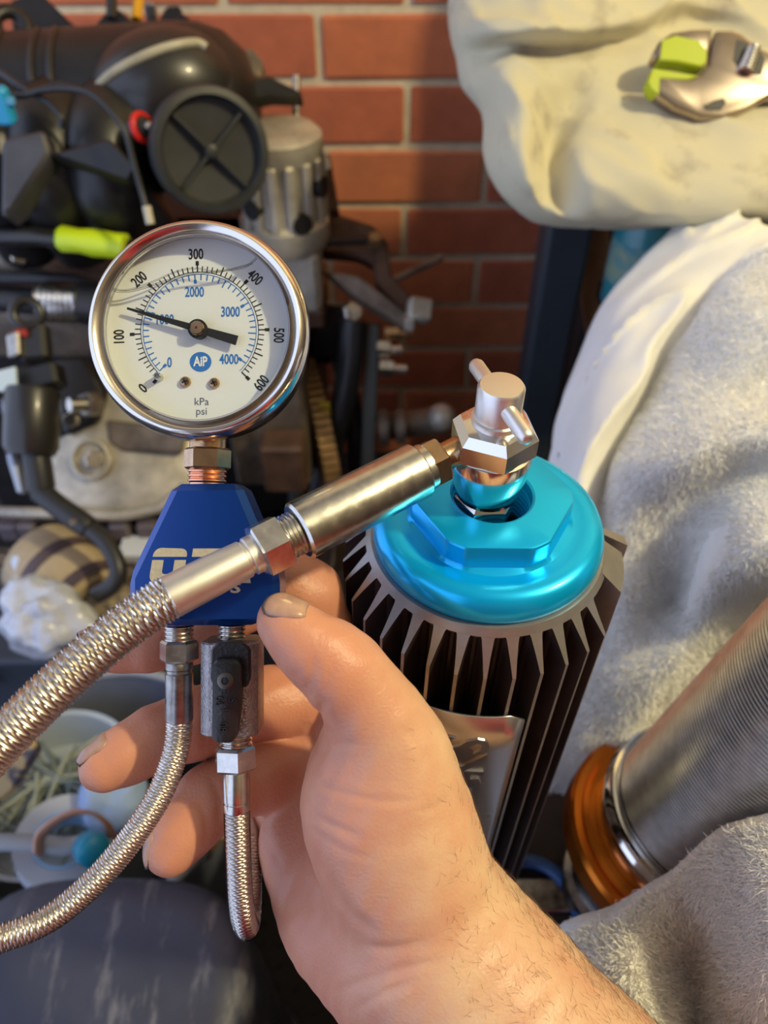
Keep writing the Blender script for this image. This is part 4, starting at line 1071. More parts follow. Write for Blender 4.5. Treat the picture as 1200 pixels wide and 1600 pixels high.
MB().box((p0 + p1) / 2, (.040, .02, (p1 - p0).length + .25), (xa, dz.cross(xa), dz), .002).build('batten_body', mat('raw_wood', (.42, .22, .11), .7, var=.3, vscale=30), wd)
bt_ = thing('bottle', 'teal plastic bottle with a coloured label behind the cotton sheet', 'bottle', at(985, 470, .86))
pb = at(985, 470, .86)
MB().lathe(pb, V(0, 0, 1), [(.03, 0), (.034, .003), (.034, .085), (.030, .098), (.013, .108), (.013, .125)], 32).build('bottle_body', mat('teal_plastic', (.03, .22, .26), .3, coat=.4), bt_)
MB().lathe(pb + V(0, 0, .03), V(0, 0, 1), [(.0345, 0), (.0345, .045)], 32, cap0=False, cap1=False).build('paper_label', mat('printed_label', (.30, .36, .20), .5, col2=(.05, .25, .33), vscale=60), bt_)
MB().lathe(pb + V(0, 0, .125), V(0, 0, 1), [(.015, 0), (.015, .014), (.013, .016)], 24).build('bottle_cap', mat('teal_cap', (.06, .3, .33), .4), bt_)
sh_ = thing('shelf_bracket', 'dark shelf standing behind the canvas, mostly hidden', 'shelf', V(.345, .775, 0))
zz = pb.z
MB().box(V(.345, .775, zz - .012), (.19, .10, .022), bev=.002).build('shelf_board', 'bench', sh_)
for x in (.29, .44): MB().box(V(x, .80, (zz - .023) / 2), (.02, .02, zz - .023)).build('leg', 'bench', sh_)

# ------------------------------------------------------------------ engine on the left
M['eng_black'] = mat('engine_black_plastic', (0.016, 0.015, 0.014), 0.38, var=0.4, vscale=25, bump=0.15, bscale=250, rvar=0.12)
M['eng_gloss'] = mat('glossy_black_plastic', (0.020, 0.018, 0.016), 0.34, coat=0.15)
M['eng_cap'] = mat('black_rubber_cap', (0.030, 0.031, 0.029), 0.48, var=0.3, vscale=60, bump=0.2, bscale=400)
M['alloy'] = mat('cast_alloy', (0.62, 0.56, 0.45), 0.48, 0.45, var=0.4, vscale=35, bump=0.5, bscale=180)
M['alloy_dirty'] = mat('dirty_alloy', (0.27, 0.21, 0.155), 0.5, 0.45, var=0.6, vscale=30, bump=0.5, bscale=160)
M['iron'] = mat('dark_iron', (0.035, 0.030, 0.028), 0.5, 0.4, var=0.5, vscale=30)
M['rust'] = mat('rusty_bracket', (0.16, 0.085, 0.05), 0.55, 0.4, var=0.5, vscale=40)
M['gear'] = mat('ring_gear', (0.36, 0.22, 0.10), 0.4, 0.7, var=0.4, vscale=60)
M['bolt'] = mat('bright_bolt', (0.70, 0.66, 0.58), 0.28, 1.0, var=0.3, vscale=200)
M['rubber'] = mat('black_rubber', (0.02, 0.02, 0.021), 0.42)
M['neon'] = mat('neon_yellow_tape', (0.62, 0.80, 0.01), 0.4)
eng = thing('car_engine', 'dirty car engine with black plastic intake manifold in front of the brick wall', 'engine', V(-.33, .92, .0))
def P(name, mb, m, sm=35, par=None, label=None): return mb.build(name, m, par or eng, sm, label)
X_, Y_, Z_ = V(1, 0, 0), V(0, 1, 0), V(0, 0, 1)
# block mass behind
P('cylinder_block', MB().box(V(-.34, .93, .37), (.50, .22, .42), bev=.02), 'iron')
P('sump', MB().box(V(-.36, .91, .12), (.40, .20, .12), bev=.03, seg=2), 'iron')
for sx_ in (-.52, -.18):
    P('stand_leg', MB().box(V(sx_, .92, .03), (.05, .24, .06), bev=.004), 'iron')
P('head_casting', MB().box(V(-.33, .88, .52), (.46, .16, .12), bev=.02, seg=2), 'alloy_dirty')
# intake plenum
def tubep(pix, r, n=16, k=8): return MB().tube(path(pix, k), r, n)
pl0, pl1 = at(-80, 195, .80), at(375, 165, .80)
ld = pl1 - pl0; Lp = ld.length; rp_ = pm(118, .80)
P('intake_plenum', MB().lathe(pl0, ld, [(rp_ * .9, 0), (rp_ * .98, .02), (rp_, .06), (rp_, Lp * .80), (rp_ * .97, Lp * .90), (rp_ * .86, Lp * .975), (rp_ * .62, Lp + .012), (.02, Lp + .02)], 48), 'eng_black', 40, label='black plastic intake plenum')
def ringarc(t, rr, w, a0, a1, m='eng_gloss'):
    c = pl0.lerp(pl1, t); P('plenum_rib', MB().ring(c, ld, rr, w, 36, 10, math.radians(a0), math.radians(a1), ref=Z_), m, 80)
for t in (.28, .40, .46): ringarc(t, rp_ * 1.0, .0035, 0, 150)
# moulded shoulder ridge, sweeping over the end chamber; pale colour paints in its highlight
RIDGE = lambda: P('shoulder_ridge', MB().tube(on_surface([(120, 215), (124, 190), (138, 155), (168, 120), (210, 94), (260, 74), (305, 66), (322, 74)]), .0042, 12), mat('painted_highlight', (.50, .46, .33), .35, var=.3, vscale=40), 80)
chm = MB().ball(at(262, 160, .775), (pm(125, .775), pm(95, .775), .075), (cv(.95, -.3, 0), cv(.3, .95, 0), Fv), 36, 24)
P('end_chamber', chm, 'eng_gloss', 80)
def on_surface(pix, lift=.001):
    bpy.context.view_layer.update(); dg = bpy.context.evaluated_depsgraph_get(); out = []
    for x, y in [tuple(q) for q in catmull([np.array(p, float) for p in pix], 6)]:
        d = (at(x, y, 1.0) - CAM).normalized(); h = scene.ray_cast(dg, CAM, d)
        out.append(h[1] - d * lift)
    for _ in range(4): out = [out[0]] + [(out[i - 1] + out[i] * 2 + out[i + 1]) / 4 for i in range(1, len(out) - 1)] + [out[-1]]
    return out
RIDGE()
# throttle opening with its ribbed cap
tc_ = at(300, 232, .76); ta = (at(352, 240, .66) - at(300, 232, .76)).normalized()
rc_ = pm(92, .70); tcap = tc_ + ta * .06
P('throttle_neck', MB().lathe(tc_ - ta * .03, ta, [(rc_ * .78, 0), (rc_ * .86, .05), (rc_ * .92, .07), (rc_ * .92, .082)], 48), 'eng_black', 40)
cp = P('port_cap', MB().lathe(tcap, ta, [(rc_ * .95, 0), (rc_ * 1.0, .003), (rc_ * 1.0, .018), (rc_ * .97, .022), (rc_ * .86, .023), (rc_ * .82, .020), (rc_ * .80, .012), (rc_ * .4, .010), (.002, .0095)], 64), 'eng_cap', 40, label='round black rubber port cap with cross ribs')
cxr, cyr, _ = basis(ta, Z_)
for a in (38, 128):
    d = cxr * math.cos(math.radians(a)) + cyr * math.sin(math.radians(a))
    P('cap_rib', MB().box(tcap + ta * .0145, (rc_ * 1.62, .004, .009), (d, ta.cross(d), ta), .001), 'eng_cap', 30, cp)
P('cap_boss', MB().lathe(tcap + ta * .009, ta, [(.006, 0), (.006, .011), (.004, .012)], 20), 'eng_cap', 30, cp)
rs = at(222, 199, .69); rd_ = cv(.85, .1, -.5).normalized()
P('red_seal', MB().ring(rs, rd_, .0105, .0032, 28, 8), mat('red_seal', (.60, .015, .01), .4), 80)
P('sensor_stub', MB().lathe(rs - rd_ * .01, rd_, [(.009, 0), (.009, .014), (.006, .018)], 24), 'eng_gloss')
P('sensor_tip', MB().ball(rs + rd_ * .008, (.004, .004, .004)), 'bolt', 80)
# runners bending down from the plenum
for k, (x0, dd) in enumerate(((-10, .74), (75, .735), (165, .735))):
    P('intake_runner', tubep([(x0 + 40, 150, .80), (x0 + 10, 195, .735 + .01), (x0, 250, .735), (x0 + 18, 310, .76), (x0 + 60, 370, .82)], .040, 20), 'eng_black', 80)
P('runner_gusset', MB().prism([at(70, 240, .685), at(170, 214, .685), at(215, 262, .69), at(200, 285, .70)], Fv * .02, .003), 'eng_black', 30)
P('runner_gusset', MB().prism([at(0, 215, .68), at(70, 200, .68), at(75, 240, .68), at(20, 330, .70), at(0, 340, .70)], Fv * .03, .004), mat('dusty_plastic', (.075, .07, .075), .5, var=.4, vscale=30), 30)
# upper fittings along the plenum
P('plenum_bracket', MB().prism([at(15, 0, .86), at(60, -15, .86), at(125, 48, .86), at(20, 60, .86)], Fv * .05, .002), 'eng_black', 30)
P('lifting_eye', MB().ring(at(18, 42, .78), cv(.4, 0, -.9), .015, .007, 28, 10), 'eng_black', 80)
P('injector_mount', MB().prism([at(135, 52, .84), at(165, 15, .84), at(185, 12, .84), at(222, 45, .84)], Fv * .04, .003), 'eng_black', 30)
P('injector_post', MB().cyl(at(175, 30, .84), at(174, -15, .84), .006), 'eng_gloss')
P('dipstick_handle', MB().cyl(at(213, 32, .86), at(220, -25, .87), pm(8, .86)), mat('yellow_handle', (.75, .38, .02), .4), 40)
P('small_clip', MB().box(at(238, 28, .84), (.012, .012, .03), bev=.002), 'bolt')
P('connector_plug', MB().prism([at(240, 42, .83), at(258, 8, .83), at(280, 6, .83), at(285, 20, .83), at(272, 44, .83)], Fv * .03, .003), 'eng_black', 30)
P('connector_plug', MB().prism([at(270, 18, .83), at(290, 22, .83), at(310, 42, .83), at(282, 45, .83)], Fv * .02, .002), 'eng_black', 30)
P('connector_clip', MB().prism([at(372, 80, .80), at(392, 72, .80), at(412, 95, .80), at(405, 122, .80), at(378, 120, .80)], Fv * .03, .003), 'alloy_dirty', 30)
P('connector_arm', MB().prism([at(375, 128, .78), at(420, 118, .78), at(470, 142, .79), at(472, 152, .79), at(420, 150, .78), at(378, 160, .78)], Fv * .02, .002), 'eng_black', 30)
P('stud', MB().cyl(at(463, 120, .82), at(463, 185, .82), pm(6, .82)), 'bolt')
# blue plug and thin wiring
P('blue_plug', MB().box(at(2, 165, .66), (.018, .014, .03), bev=.003), mat('light_blue_plug', (.02, .35, .65), .4))
P('blue_plug', MB().box(at(14, 158, .655), (.010, .006, .006), bev=.001), mat('light_blue_tab', (.10, .35, .60), .4))
def wire(pix, r, m='rubber', nm='wire'): P(nm, tubep(pix, r, 8), m, 80)
wire([(-40, 90, .68), (0, 112, .675), (40, 140, .67), (75, 160, .665), (95, 182, .665), (96, 200, .67)], .003)
wire([(55, 142, .66), (100, 138, .655), (140, 145, .65), (170, 170, .65), (195, 205, .655), (208, 250, .665), (220, 295, .675), (230, 330, .68)], .0028)
wire([(0, 140, .67), (30, 150, .665), (60, 142, .66), (90, 132, .66), (125, 140, .66)], .003)
P('wire_end', MB().cyl(at(229, 322, .679), at(235, 350, .684), .0038), mat('cream_end', (.55, .50, .36), .5))
# alloy housing right of the port cap
hs = at(447, 366, .87)
P('housing', MB().lathe(hs, Z_, [(.045, -.01), (.050, 0), (.050, .02), (.044, .025), (.042, .085), (.047, .092), (.047, .108), (.040, .114), (.010, .116)], 40), 'alloy', 40, label='cast alloy sensor housing')
for i in range(7):
    a = -2.5 + i * .42; d = V(math.cos(a), math.sin(a), 0)
    P('housing_rib', MB().box(hs + d * .045 + V(0, 0, .055), (.008, .010, .07), (d, Z_.cross(d), Z_), .002), 'alloy')
for a, z in ((-1.05, .03), (-2.2, .045), (-.35, .06)):
    d = V(math.cos(a), math.sin(a), 0)
    P('housing_port', MB().cyl(hs + d * .036 + V(0, 0, z), hs + d * .0505 + V(0, 0, z), .011), 'iron')
P('housing_foot', MB().box(hs + V(-.005, 0, -.045), (.085, .07, .075), bev=.006), 'alloy')
P('housing_base', MB().box(hs + V(-.005, 0, -.09), (.09, .07, .022), bev=.003), 'rust')
P('bolt_head', MB().hexnut(hs + V(.0, -.035, -.09), hs + V(0, -.043, -.09), .008), 'brass')
P('hex_bolt', MB().hexnut(at(500, 258, .83), at(504, 256, .82), .010), 'bolt', 25)
P('bracket_plate', MB().prism([at(490, 245, .86), at(515, 240, .86), at(530, 330, .88), at(500, 330, .88)], Fv * .02, .002), 'rust')
# bracket arms and rod in front of the wall
P('tie_rod', MB().cyl(at(472, 379, .87), at(585, 376, .89), pm(6, .88)), 'iron')
P('rod_end', MB().hexnut(at(575, 376, .89), at(594, 376, .892), .010), 'gear', 25)
P('bracket_arm', MB().prism([at(478, 345, .92), at(520, 330, .92), at(585, 352, .92), at(610, 395, .92), at(598, 420, .92), at(560, 400, .92), at(500, 395, .92)], Fv * .03, .004), 'rust')
P('bracket_arm', MB().prism([at(580, 360, .90), at(605, 375, .90), at(612, 430, .91), at(655, 475, .92), at(640, 505, .92), at(585, 440, .91)], Fv * .02, .003), 'rust')
P('bracket_arm', MB().prism([at(500, 420, .90), at(560, 430, .90), at(640, 490, .91), at(635, 515, .91), at(560, 470, .91)], Fv * .02, .003), 'alloy_dirty')
P('link_rod', MB().cyl(at(598, 446, .915), at(690, 402, .94), pm(6, .92)), 'alloy_dirty')
P('alloy_block', MB().box(at(655, 485, .90), (.028, .022, .026), (cv(.95, .1, .2).normalized(), cv(-.2, 0, .95).normalized(), cv(-.1, .95, 0).normalized()), .003), 'alloy')
P('alloy_block', MB().box(at(640, 505, .90), (.012, .012, .016), bev=.002), 'alloy')
def bolt(p, q, r, m='bolt'):
    P('hex_bolt', MB().hexnut(at(*p), at(*p).lerp(at(*q), .55), r).cyl(at(*p), at(*q), r * .55, n=14), m, 25)
bolt((600, 522, .92), (645, 521, .92), .0085, 'brass')
bolt((588, 545, .92), (628, 547, .92), .0105)
bolt((592, 575, .92), (636, 577, .92), .0105)
bolt((548, 487, .86), (556, 487, .84), .011)
P('mount_bar', MB().box((at(582, 505, .95) + at(574, 735, 1.02)) / 2, (.018, .016, (at(582, 505, .95) - at(574, 735, 1.02)).length), basis((at(574, 735, 1.02) - at(582, 505, .95)).normalized(), X_), .002), mat('grey_green_bar', (.10, .105, .09), .5, .4))
P('side_plate', MB().prism([at(480, 470, .95), at(560, 480, .95), at(560, 560, .98), at(480, 560, .98)], Fv * .04, .005), 'iron')
# ring gear seen edge-on, belts
gc = at(470, 700, .985); gx = V(.28, -.96, 0).normalized()
ga, gb, gz = basis(V(.96, .28, 0), Z_)
grr = .175
gp = MB(); n = 110; vs = []; fs = []
P('flywheel', MB().lathe(at(486, 705, 1.12) - gz * .012, gz, [(.10, 0), (grr - .012, 0), (grr - .012, .024), (.10, .024)], 72), 'rust', 30)
gt = P('ring_gear', MB().lathe(at(486, 705, 1.12) - gz * .010, gz, [(grr - .015, 0), (grr - .004, 0), (grr - .004, .02), (grr - .015, .02)], 110, cap0=False, cap1=False), 'gear', 30)
for i in range(110):
    a = 2 * pi * i / 110; d = ga * math.cos(a) + gb * math.sin(a)
    if d.y > .25: continue
    P('gear_tooth', MB().box(at(486, 705, 1.12) + d * (grr - .001), (.008, .0048, .02), (d, gz.cross(d), gz), .0006), 'gear', 0, gt)
def belt(pix, w, t, nm='drive_belt', m='rubber'):
    P(nm, tubep(pix, w, 8), m, 60)
belt([(470, 545, .93), (466, 620, .945), (463, 700, .96), (462, 800, 1.0)], .010, .004)
belt([(552, 500, .93), (545, 580, .95), (528, 660, .98), (505, 745, 1.02), (488, 830, 1.06)], .016, .004)
belt([(530, 560, .97), (548, 620, 1.0), (556, 690, 1.03), (560, 780, 1.08)], .012, .004)
P('yellow_tag', MB().box(at(507, 640, .955), (.014, .004, .022), bev=.001), mat('yellow_tag', (.55, .42, .03), .6))
P('horizontal_pipe', MB().cyl(at(590, 668, 1.02), at(700, 655, 1.02), pm(22, 1.02)), 'alloy_dirty')
P('pipe_flange', MB().cyl(at(592, 668, 1.0), at(606, 667, 1.0), pm(30, 1.0)), 'alloy_dirty')
P('pipe_flange', MB().cyl(at(618, 667, 1.0), at(632, 666, 1.0), pm(28, 1.0)), 'alloy_dirty')
P('pipe_end', MB().ball(at(690, 652, .99), .018), 'alloy', 80)
# timing end castings
P('timing_cover', MB().box(at(420, 650, .93), (.095, .05, .19), bev=.006), 'alloy_dirty')
P('timing_cover', MB().box(at(440, 600, .90), (.045, .03, .10), bev=.004), mat('grey_casting', (.22, .22, .20), .5, .5))
P('cover_step', MB().box(at(445, 720, .91), (.05, .04, .07), bev=.004), 'rust')
# fuel rail, pipes and plates in the middle left
P('coolant_pipe', MB().tube([at(-60, 370, .75), at(60, 370, .745), at(150, 380, .741), at(230, 392, .75)], pm(14, .75), 16), 'eng_gloss', 60)
P('tape_wrap', MB().lathe(at(92, 372, .742), at(196, 386, .74) - at(92, 372, .742), [(pm(15, .79), 0), (pm(19, .79), .004), (pm(17, .79), .02), (pm(20, .79), .035), (pm(18, .79), .055), (pm(19, .79), .066)], 20), 'neon', 60, label='neon yellow tape wrapped round a pipe')
P('alloy_strip', MB().box(at(25, 402, .82), (.06, .02, .022), bev=.003), 'alloy')
P('hex_bolt', MB().hexnut(at(30, 398, .80), at(31, 396, .79), .011), 'bolt', 25)
P('fuel_rail', MB().tube([at(-60, 434, .81), at(60, 434, .81), at(120, 438, .81), at(160, 445, .82)], pm(11, .81), 16), 'rubber', 60)
P('dark_tube', MB().tube([at(-60, 462, .83), at(70, 470, .83), at(150, 476, .83)], pm(22, .83), 16), 'rubber', 60)
rc0, rc1 = at(62, 472, .80), at(130, 474, .80)
prf = [(.018, 0)]; Lr = (rc1 - rc0).length
for i in range(8): prf += [(.0205, .002 + i * (Lr / 8.2)), (.0205, .0035 + i * (Lr / 8.2)), (.0190, .004 + i * (Lr / 8.2))]
P('hose_end', MB().lathe(rc0, rc1 - rc0, prf + [(.018, Lr)], 32), 'zinc', 30, label='silver ribbed hose end')
P('hose_boot', MB().cyl(rc1, at(165, 476, .80), .022), 'rubber')
# cam sensor / coil hanging at the left edge
sd = .76
def sp(x, y, d=sd): return at(x, y, d)
P('coil_eye', MB().ring(sp(42, 490), cv(.3, .1, -.95), pm(20, sd), pm(8, sd), 28, 10), 'eng_gloss', 80)
P('coil_neck', MB().prism([sp(30, 505), sp(66, 500), sp(72, 560), sp(30, 565)], Fv * .022, .004), 'eng_gloss', 30)
P('coil_clip', MB().prism([sp(8, 522, .752), sp(28, 515, .752), sp(30, 555, .752), sp(12, 560, .752)], Fv * .012, .002), 'bolt', 30)
P('red_mark', MB().box(sp(34, 520, .756), (.010, .004, .006)), mat('red_mark', (.5, .05, .03), .5), 0)
P('clear_tab', MB().prism([sp(-8, 580, .745), sp(24, 572, .745), sp(26, 612, .745), sp(-6, 612, .745)], Fv * .004, .001), mat('pale_tab', (.55, .66, .70), .3), 0)
P('coil_connector', MB().prism([sp(20, 575), sp(82, 560), sp(90, 600), sp(24, 618)], Fv * .03, .004), 'eng_black', 30)
P('coil_body', MB().lathe(sp(52, 607), sp(48, 712) - sp(52, 607), [(.024, 0), (.026, .004), (.026, .058), (.022, .066)], 32), 'eng_gloss')
P('coil_snout', MB().lathe(sp(56, 705), sp(66, 772) - sp(56, 705), [(.0135, 0), (.0135, .036), (.011, .042)], 24), 'rubber')
P('coil_spacer', MB().prism([sp(0, 620), sp(14, 640), sp(22, 712), sp(38, 770), sp(26, 772), sp(10, 720)], Fv * .01, .002), mat('pale_edge', (.38, .42, .50), .35, .4), 30)
P('lead_boot', tubep([(62, 768, .76), (90, 790, .755), (125, 815, .75), (140, 826, .75)], [.0115] * 24 + [.010], 16), 'rubber', 80)
P('lead', tubep([(135, 822, .75), (165, 848, .745), (184, 885, .74), (178, 912, .74), (150, 930, .745)], .0085, 16), 'rubber', 80)
P('lead_clip', MB().box(sp(117, 820, .742), (.006, .004, .012)), 'bolt', 0)
# cover casting below with bolts
P('rocker_cover', MB().prism([at(70, 690, .84), at(120, 670, .84), at(150, 600, .85), at(230, 640, .85), at(300, 655, .85), at(320, 790, .85), at(250, 805, .84), at(80, 795, .84)], Fv * .06, .008, 2), 'alloy', 40, label='grey cast alloy rocker cover')
P('cover_recess', MB().prism([at(165, 655, .838), at(290, 670, .838), at(285, 708, .838), at(190, 705, .838), at(168, 690, .838)], Fv * .01, .003), 'alloy_dirty', 30)
P('cover_boss', MB().lathe(at(146, 718, .842), -Fv, [(.024, 0), (.022, .010), (.019, .011), (.0165, .006), (.0165, .005)], 32), 'alloy')
P('hex_bolt', MB().hexnut(at(146, 718, .838), at(146, 718, .826), .010), 'bolt', 25)
P('flange_bar', MB().tube([at(-40, 798, .83), at(80, 802, .83), at(190, 806, .83), at(250, 795, .83), at(290, 760, .83)], pm(9, .83), 12), 'alloy', 60)
P('sensor_bracket', MB().prism([at(85, 560, .83), at(130, 555, .83), at(160, 610, .83), at(150, 660, .83), at(100, 680, .83), at(88, 620, .83)], Fv * .03, .004), 'iron', 30)
P('plated_bolt', MB().hexnut(at(150, 632, .815), at(132, 632, .80), .013).cyl(at(134, 632, .802), at(108, 633, .79), .0075, n=16), 'bolt', 25)
P('plated_bolt', MB().hexnut(at(115, 655, .81), at(108, 657, .80), .008), 'bolt', 25)
P('gasket_row', MB().box(at(120, 828, .87), (.26, .03, .03), bev=.004), 'iron')
for x in (18, 45, 190, 232):
    P('casting_lug', MB().box(at(x, 826, .85), (.022, .018, .024), bev=.003), mat('mauve_casting', (.16, .13, .14), .5, .3))
# exhaust stub
P('exhaust_stub', MB().lathe(at(60, 900, .88), cv(.75, .45, -.3), [(.034, -.02), (.034, .02), (.038, .022), (.038, .03), (.033, .034), (.033, .07)], 32), mat('heat_stained_steel', (.48, .38, .22), .4, .6, var=.5, vscale=40), 40)

# ------------------------------------------------------------------ clutter under the engine
cyl_ = thing('paper_roll', 'tan paper roll with dark bands lying below the engine', 'roll', at(110, 965, .86))
ra, rb = at(60, 870, .84), at(150, 950, .80); rd2 = rb - ra
MB().lathe(ra, rd2, [(.030, 0), (.044, .004), (.047, .02), (.047, rd2.length - .01), (.040, rd2.length)], 36).build('roll_body', mat('tan_paper', (.52, .40, .24), .7, var=.3, vscale=25), cyl_)
for t in (.35, .82): MB().lathe(ra.lerp(rb, t), rd2, [(.0472, 0), (.0475, .001), (.0475, .014), (.0472, .015)], 36, cap0=False, cap1=False).build('dark_band', mat('brown_band', (.08, .05, .05), .6), cyl_)
MB().lathe(at(35, 868, .80), cv(.2, 1, -.1), [(.010, 0), (.012, .005), (.012, .032), (.015, .036), (.015, .05)], 20).build('white_end', mat('pale_plastic', (.55, .62, .72), .3), cyl_)
tag(MB().prism([at(120, 855, .85), at(150, 868, .85), at(168, 890, .85), at(150, 915, .85), at(138, 900, .85)], Fv * .02, .003).build('terracotta_shard', mat('terracotta', (.42, .14, .04), .7, var=.2, vscale=40), None, 30), 'orange terracotta shard beside the tan roll', 'shard')
wb_ = thing('white_box', 'small white box behind the left edge of the blue manifold', 'box', at(222, 905, .86))
MB().box(at(222, 878, .86), (.035, .03, .05), bev=.002).build('box_body', mat('white_card', (.68, .70, .72), .5), wb_)
MB().box(at(222, 878, .86) + V(0, 0, .0262), (.036, .031, .003), bev=.001).build('box_lid', mat('white_card_lid', (.62, .64, .68), .5), wb_)
def blob(name, label, cat, c, r, m, axes=None, amp=.25, sc=30, nu=48, nv=32, mt=None):
    mb = MB().ball(c, r, axes, nu, nv); c = Vector(c)
    mb.v = [tuple(c + (Vector(v) - c) * (1 + amp * fbm(Vector(v), sc))) for v in mb.v]
    t = mb.build(name, m, None, 60 if mt is None else mt); tag(t, label, cat); return t
blob('plastic_bag', 'crumpled pale translucent plastic bag under the engine', 'bag', at(75, 965, .735), (.043, .036, .030), mat('bag_film', (.55, .57, .62), .25, coat=.5, var=.2, vscale=30), (cv(.9, .4, 0).normalized(), cv(-.4, .9, 0).normalized(), Fv), .35, 35)
blob('rag', 'small tan oily rag beside the rubber lead', 'rag', at(200, 952, .765), (.04, .027, .024), mat('tan_rag', (.36, .28, .17), .8, var=.5, vscale=40), None, .3, 45)
for q, (x, y, d, r) in enumerate(((205, 900, .83, .013), (192, 915, .82, .010), (8, 880, .82, .014))):
    nt = thing('loose_nut', ('dark brass nut close to the blue manifold edge', 'small dark nut just under the rubber lead end', 'dull nut at the left frame edge below the alloy cover')[q], 'nut', at(x, y, d))
    MB().hexnut(at(x, y, d), at(x, y, d) + cv(.1, -.4, -.9) * .014, r).build('nut_body', 'alloy_dirty', nt, 25)
    MB().ring(at(x, y, d) + cv(.1, -.4, -.9) * .014, cv(.1, -.4, -.9), r * .6, r * .15, 20, 6).build('nut_bore', 'iron', nt, 60)
# ------------------------------------------------------------------ grey bucket and contents
bk = at(150, 1226, .75); bz0 = .0
bucket = thing('plastic_bucket', 'grey plastic bucket full of odds and ends below the braided hoses', 'bucket', V(bk.x, bk.y, bz0))
rb_ = pm(212, .75); hz = bk.z
gpl = mat('grey_bucket_plastic', (.20, .22, .28), .38, var=.25, vscale=12)
MB().lathe(V(bk.x, bk.y, 0), Z_, [(rb_ * .80, .0125), (rb_ * .97, hz - .02), (rb_ * .97, hz), (rb_ * .945, hz), (rb_ * .78, .018), (.01, .018)], 72, cap1=False).build('bucket_wall', gpl, bucket, 40)
MB().ring(V(bk.x, bk.y, hz), Z_, rb_ * .975, .0055, 72, 10).build('bucket_rim', mat('pale_rim', (.34, .36, .40), .35), bucket, 80)
# clear tray inside holding cable ties
ty = at(85, 1245, .78)
tyo = thing('clear_tray', 'clear plastic tray holding cable ties inside the bucket', 'tray', ty)
trm = mat('frosted_tray', (.42, .47, .50), .25, coat=.5)
MB().lathe(ty - V(0, 0, .03), Z_, [(.075, 0), (.086, .045), (.089, .048), (.084, .046), (.073, .003), (.01, .003)], 48, cap1=False).build('tray_body', trm, tyo, 40)
rr = random.Random(5)
ties = mat('pale_green_nylon', (.34, .36, .28), .45); ties2 = mat('grey_green_nylon', (.18, .21, .18), .45)
for i in range(46):
    a = rr.uniform(0, 2 * pi); r0 = rr.uniform(0, .045); c = ty + V(r0 * math.cos(a), r0 * math.sin(a), rr.uniform(-.018, .012)); d = rr.uniform(0, pi)
    L = rr.uniform(.03, .06); e = V(math.cos(d), math.sin(d), rr.uniform(-.12, .25)) * L
    s_ = e.cross(Z_).normalized() * rr.uniform(-.012, .012)
    mid = c + s_; lim = .07
    pts = []
    for t in np.linspace(-1, 1, 7):
        q = c + e * float(t) + s_ * float(1 - t * t); dv = V(q.x - ty.x, q.y - ty.y, 0)
        if dv.length > lim: q = q - dv * (1 - lim / dv.length)
        pts.append(q)
    t = MB().tube(pts, rr.choice((.0013, .0018, .0024)), 6)
    if i % 3 == 0: t.box(pts[0], (.006, .005, .004), basis((pts[1] - pts[0]).normalized()))
    o = t.build('cable_tie', ties if i % 2 else ties2, None, 60); tag(o, 'loose nylon cable tie tangled in the clear tray', 'cable tie', 'cable ties in the tray')
# tape roll, tan strap, blue cap, brown packet in the bucket
tr0 = at(102, 1320, .70)
tpo = thing('tape_roll', 'tape roll with pale blue core lying at the bucket front', 'tape', tr0)
ax_ = cv(.15, -.75, -.65).normalized()
MB().lathe(tr0, ax_, [(.028, -.012), (.043, -.012), (.043, .012), (.028, .012), (.028, -.012)], 48, cap0=False, cap1=False).build('tape_body', mat('pale_grey_tape', (.42, .45, .50), .4), tpo, 40)
MB().lathe(tr0, ax_, [(.0275, -.0125), (.0275, .0125), (.025, .0125), (.025, -.0125)], 40, cap0=False, cap1=False).build('core_ring', mat('light_blue_core', (.30, .52, .75), .4), tpo, 40)
tag(MB().lathe(at(138, 1322, .665), cv(.5, -.1, -.7), [(.012, 0), (.014, .003), (.014, .018), (.010, .022), (.004, .023)], 28).build('plastic_stopper', mat('cyan_cap_plastic', (.02, .30, .48), .3), None, 40), 'small cyan plastic stopper beside the tan strap', 'stopper')
stp = [(58, 1335, .655), (62, 1305, .65), (85, 1282, .645), (115, 1268, .645), (145, 1268, .65), (168, 1285, .66), (178, 1312, .675)]
pts = path(stp, 8); vs = []; fs = []
for p in pts: vs += [p + cv(.1, .5, .9).normalized() * -.008, p + cv(.1, .5, .9).normalized() * .008]
for i in range(len(pts) - 1): fs.append((2 * i, 2 * i + 1, 2 * i + 3, 2 * i + 2))
so = MB().add(vs, fs).build('leather_strap', mat('tan_strap', (.55, .30, .20), .55), None, 60); tag(so, 'curled tan leather strap over the tape roll', 'strap')
md = so.modifiers.new('t', 'SOLIDIFY'); md.thickness = .0025
tag(MB().tube(path([(-60, 1318, .66), (0, 1316, .66), (60, 1318, .665), (110, 1322, .67), (150, 1308, .675)], 8), [.0075] * 33, 14).build('grey_tube', mat('grey_tube', (.34, .37, .42), .35), None, 60), 'pale grey plastic tube lying across the bucket front', 'tube')
blob('blue_cloth', 'folded light blue cloth in the bucket behind the long finger', 'cloth', at(178, 1248, .72), (.030, .035, .03), mat('light_blue_cloth', (.30, .42, .66), .7), None, .25, 30)
pk = MB().prism([at(-40, 1135, .62), at(30, 1140, .62), at(62, 1172, .62), at(20, 1240, .64), at(-10, 1262, .65), at(-60, 1270, .66)], Fv * .012, .004)
tag(pk.build('tan_packet', mat('tan_packet', (.40, .29, .12), .5, col2=(.06, .05, .06), vscale=30, lo=.45, hi=.52), None, 30), 'tan and black paper packet sticking up at the left edge', 'packet')
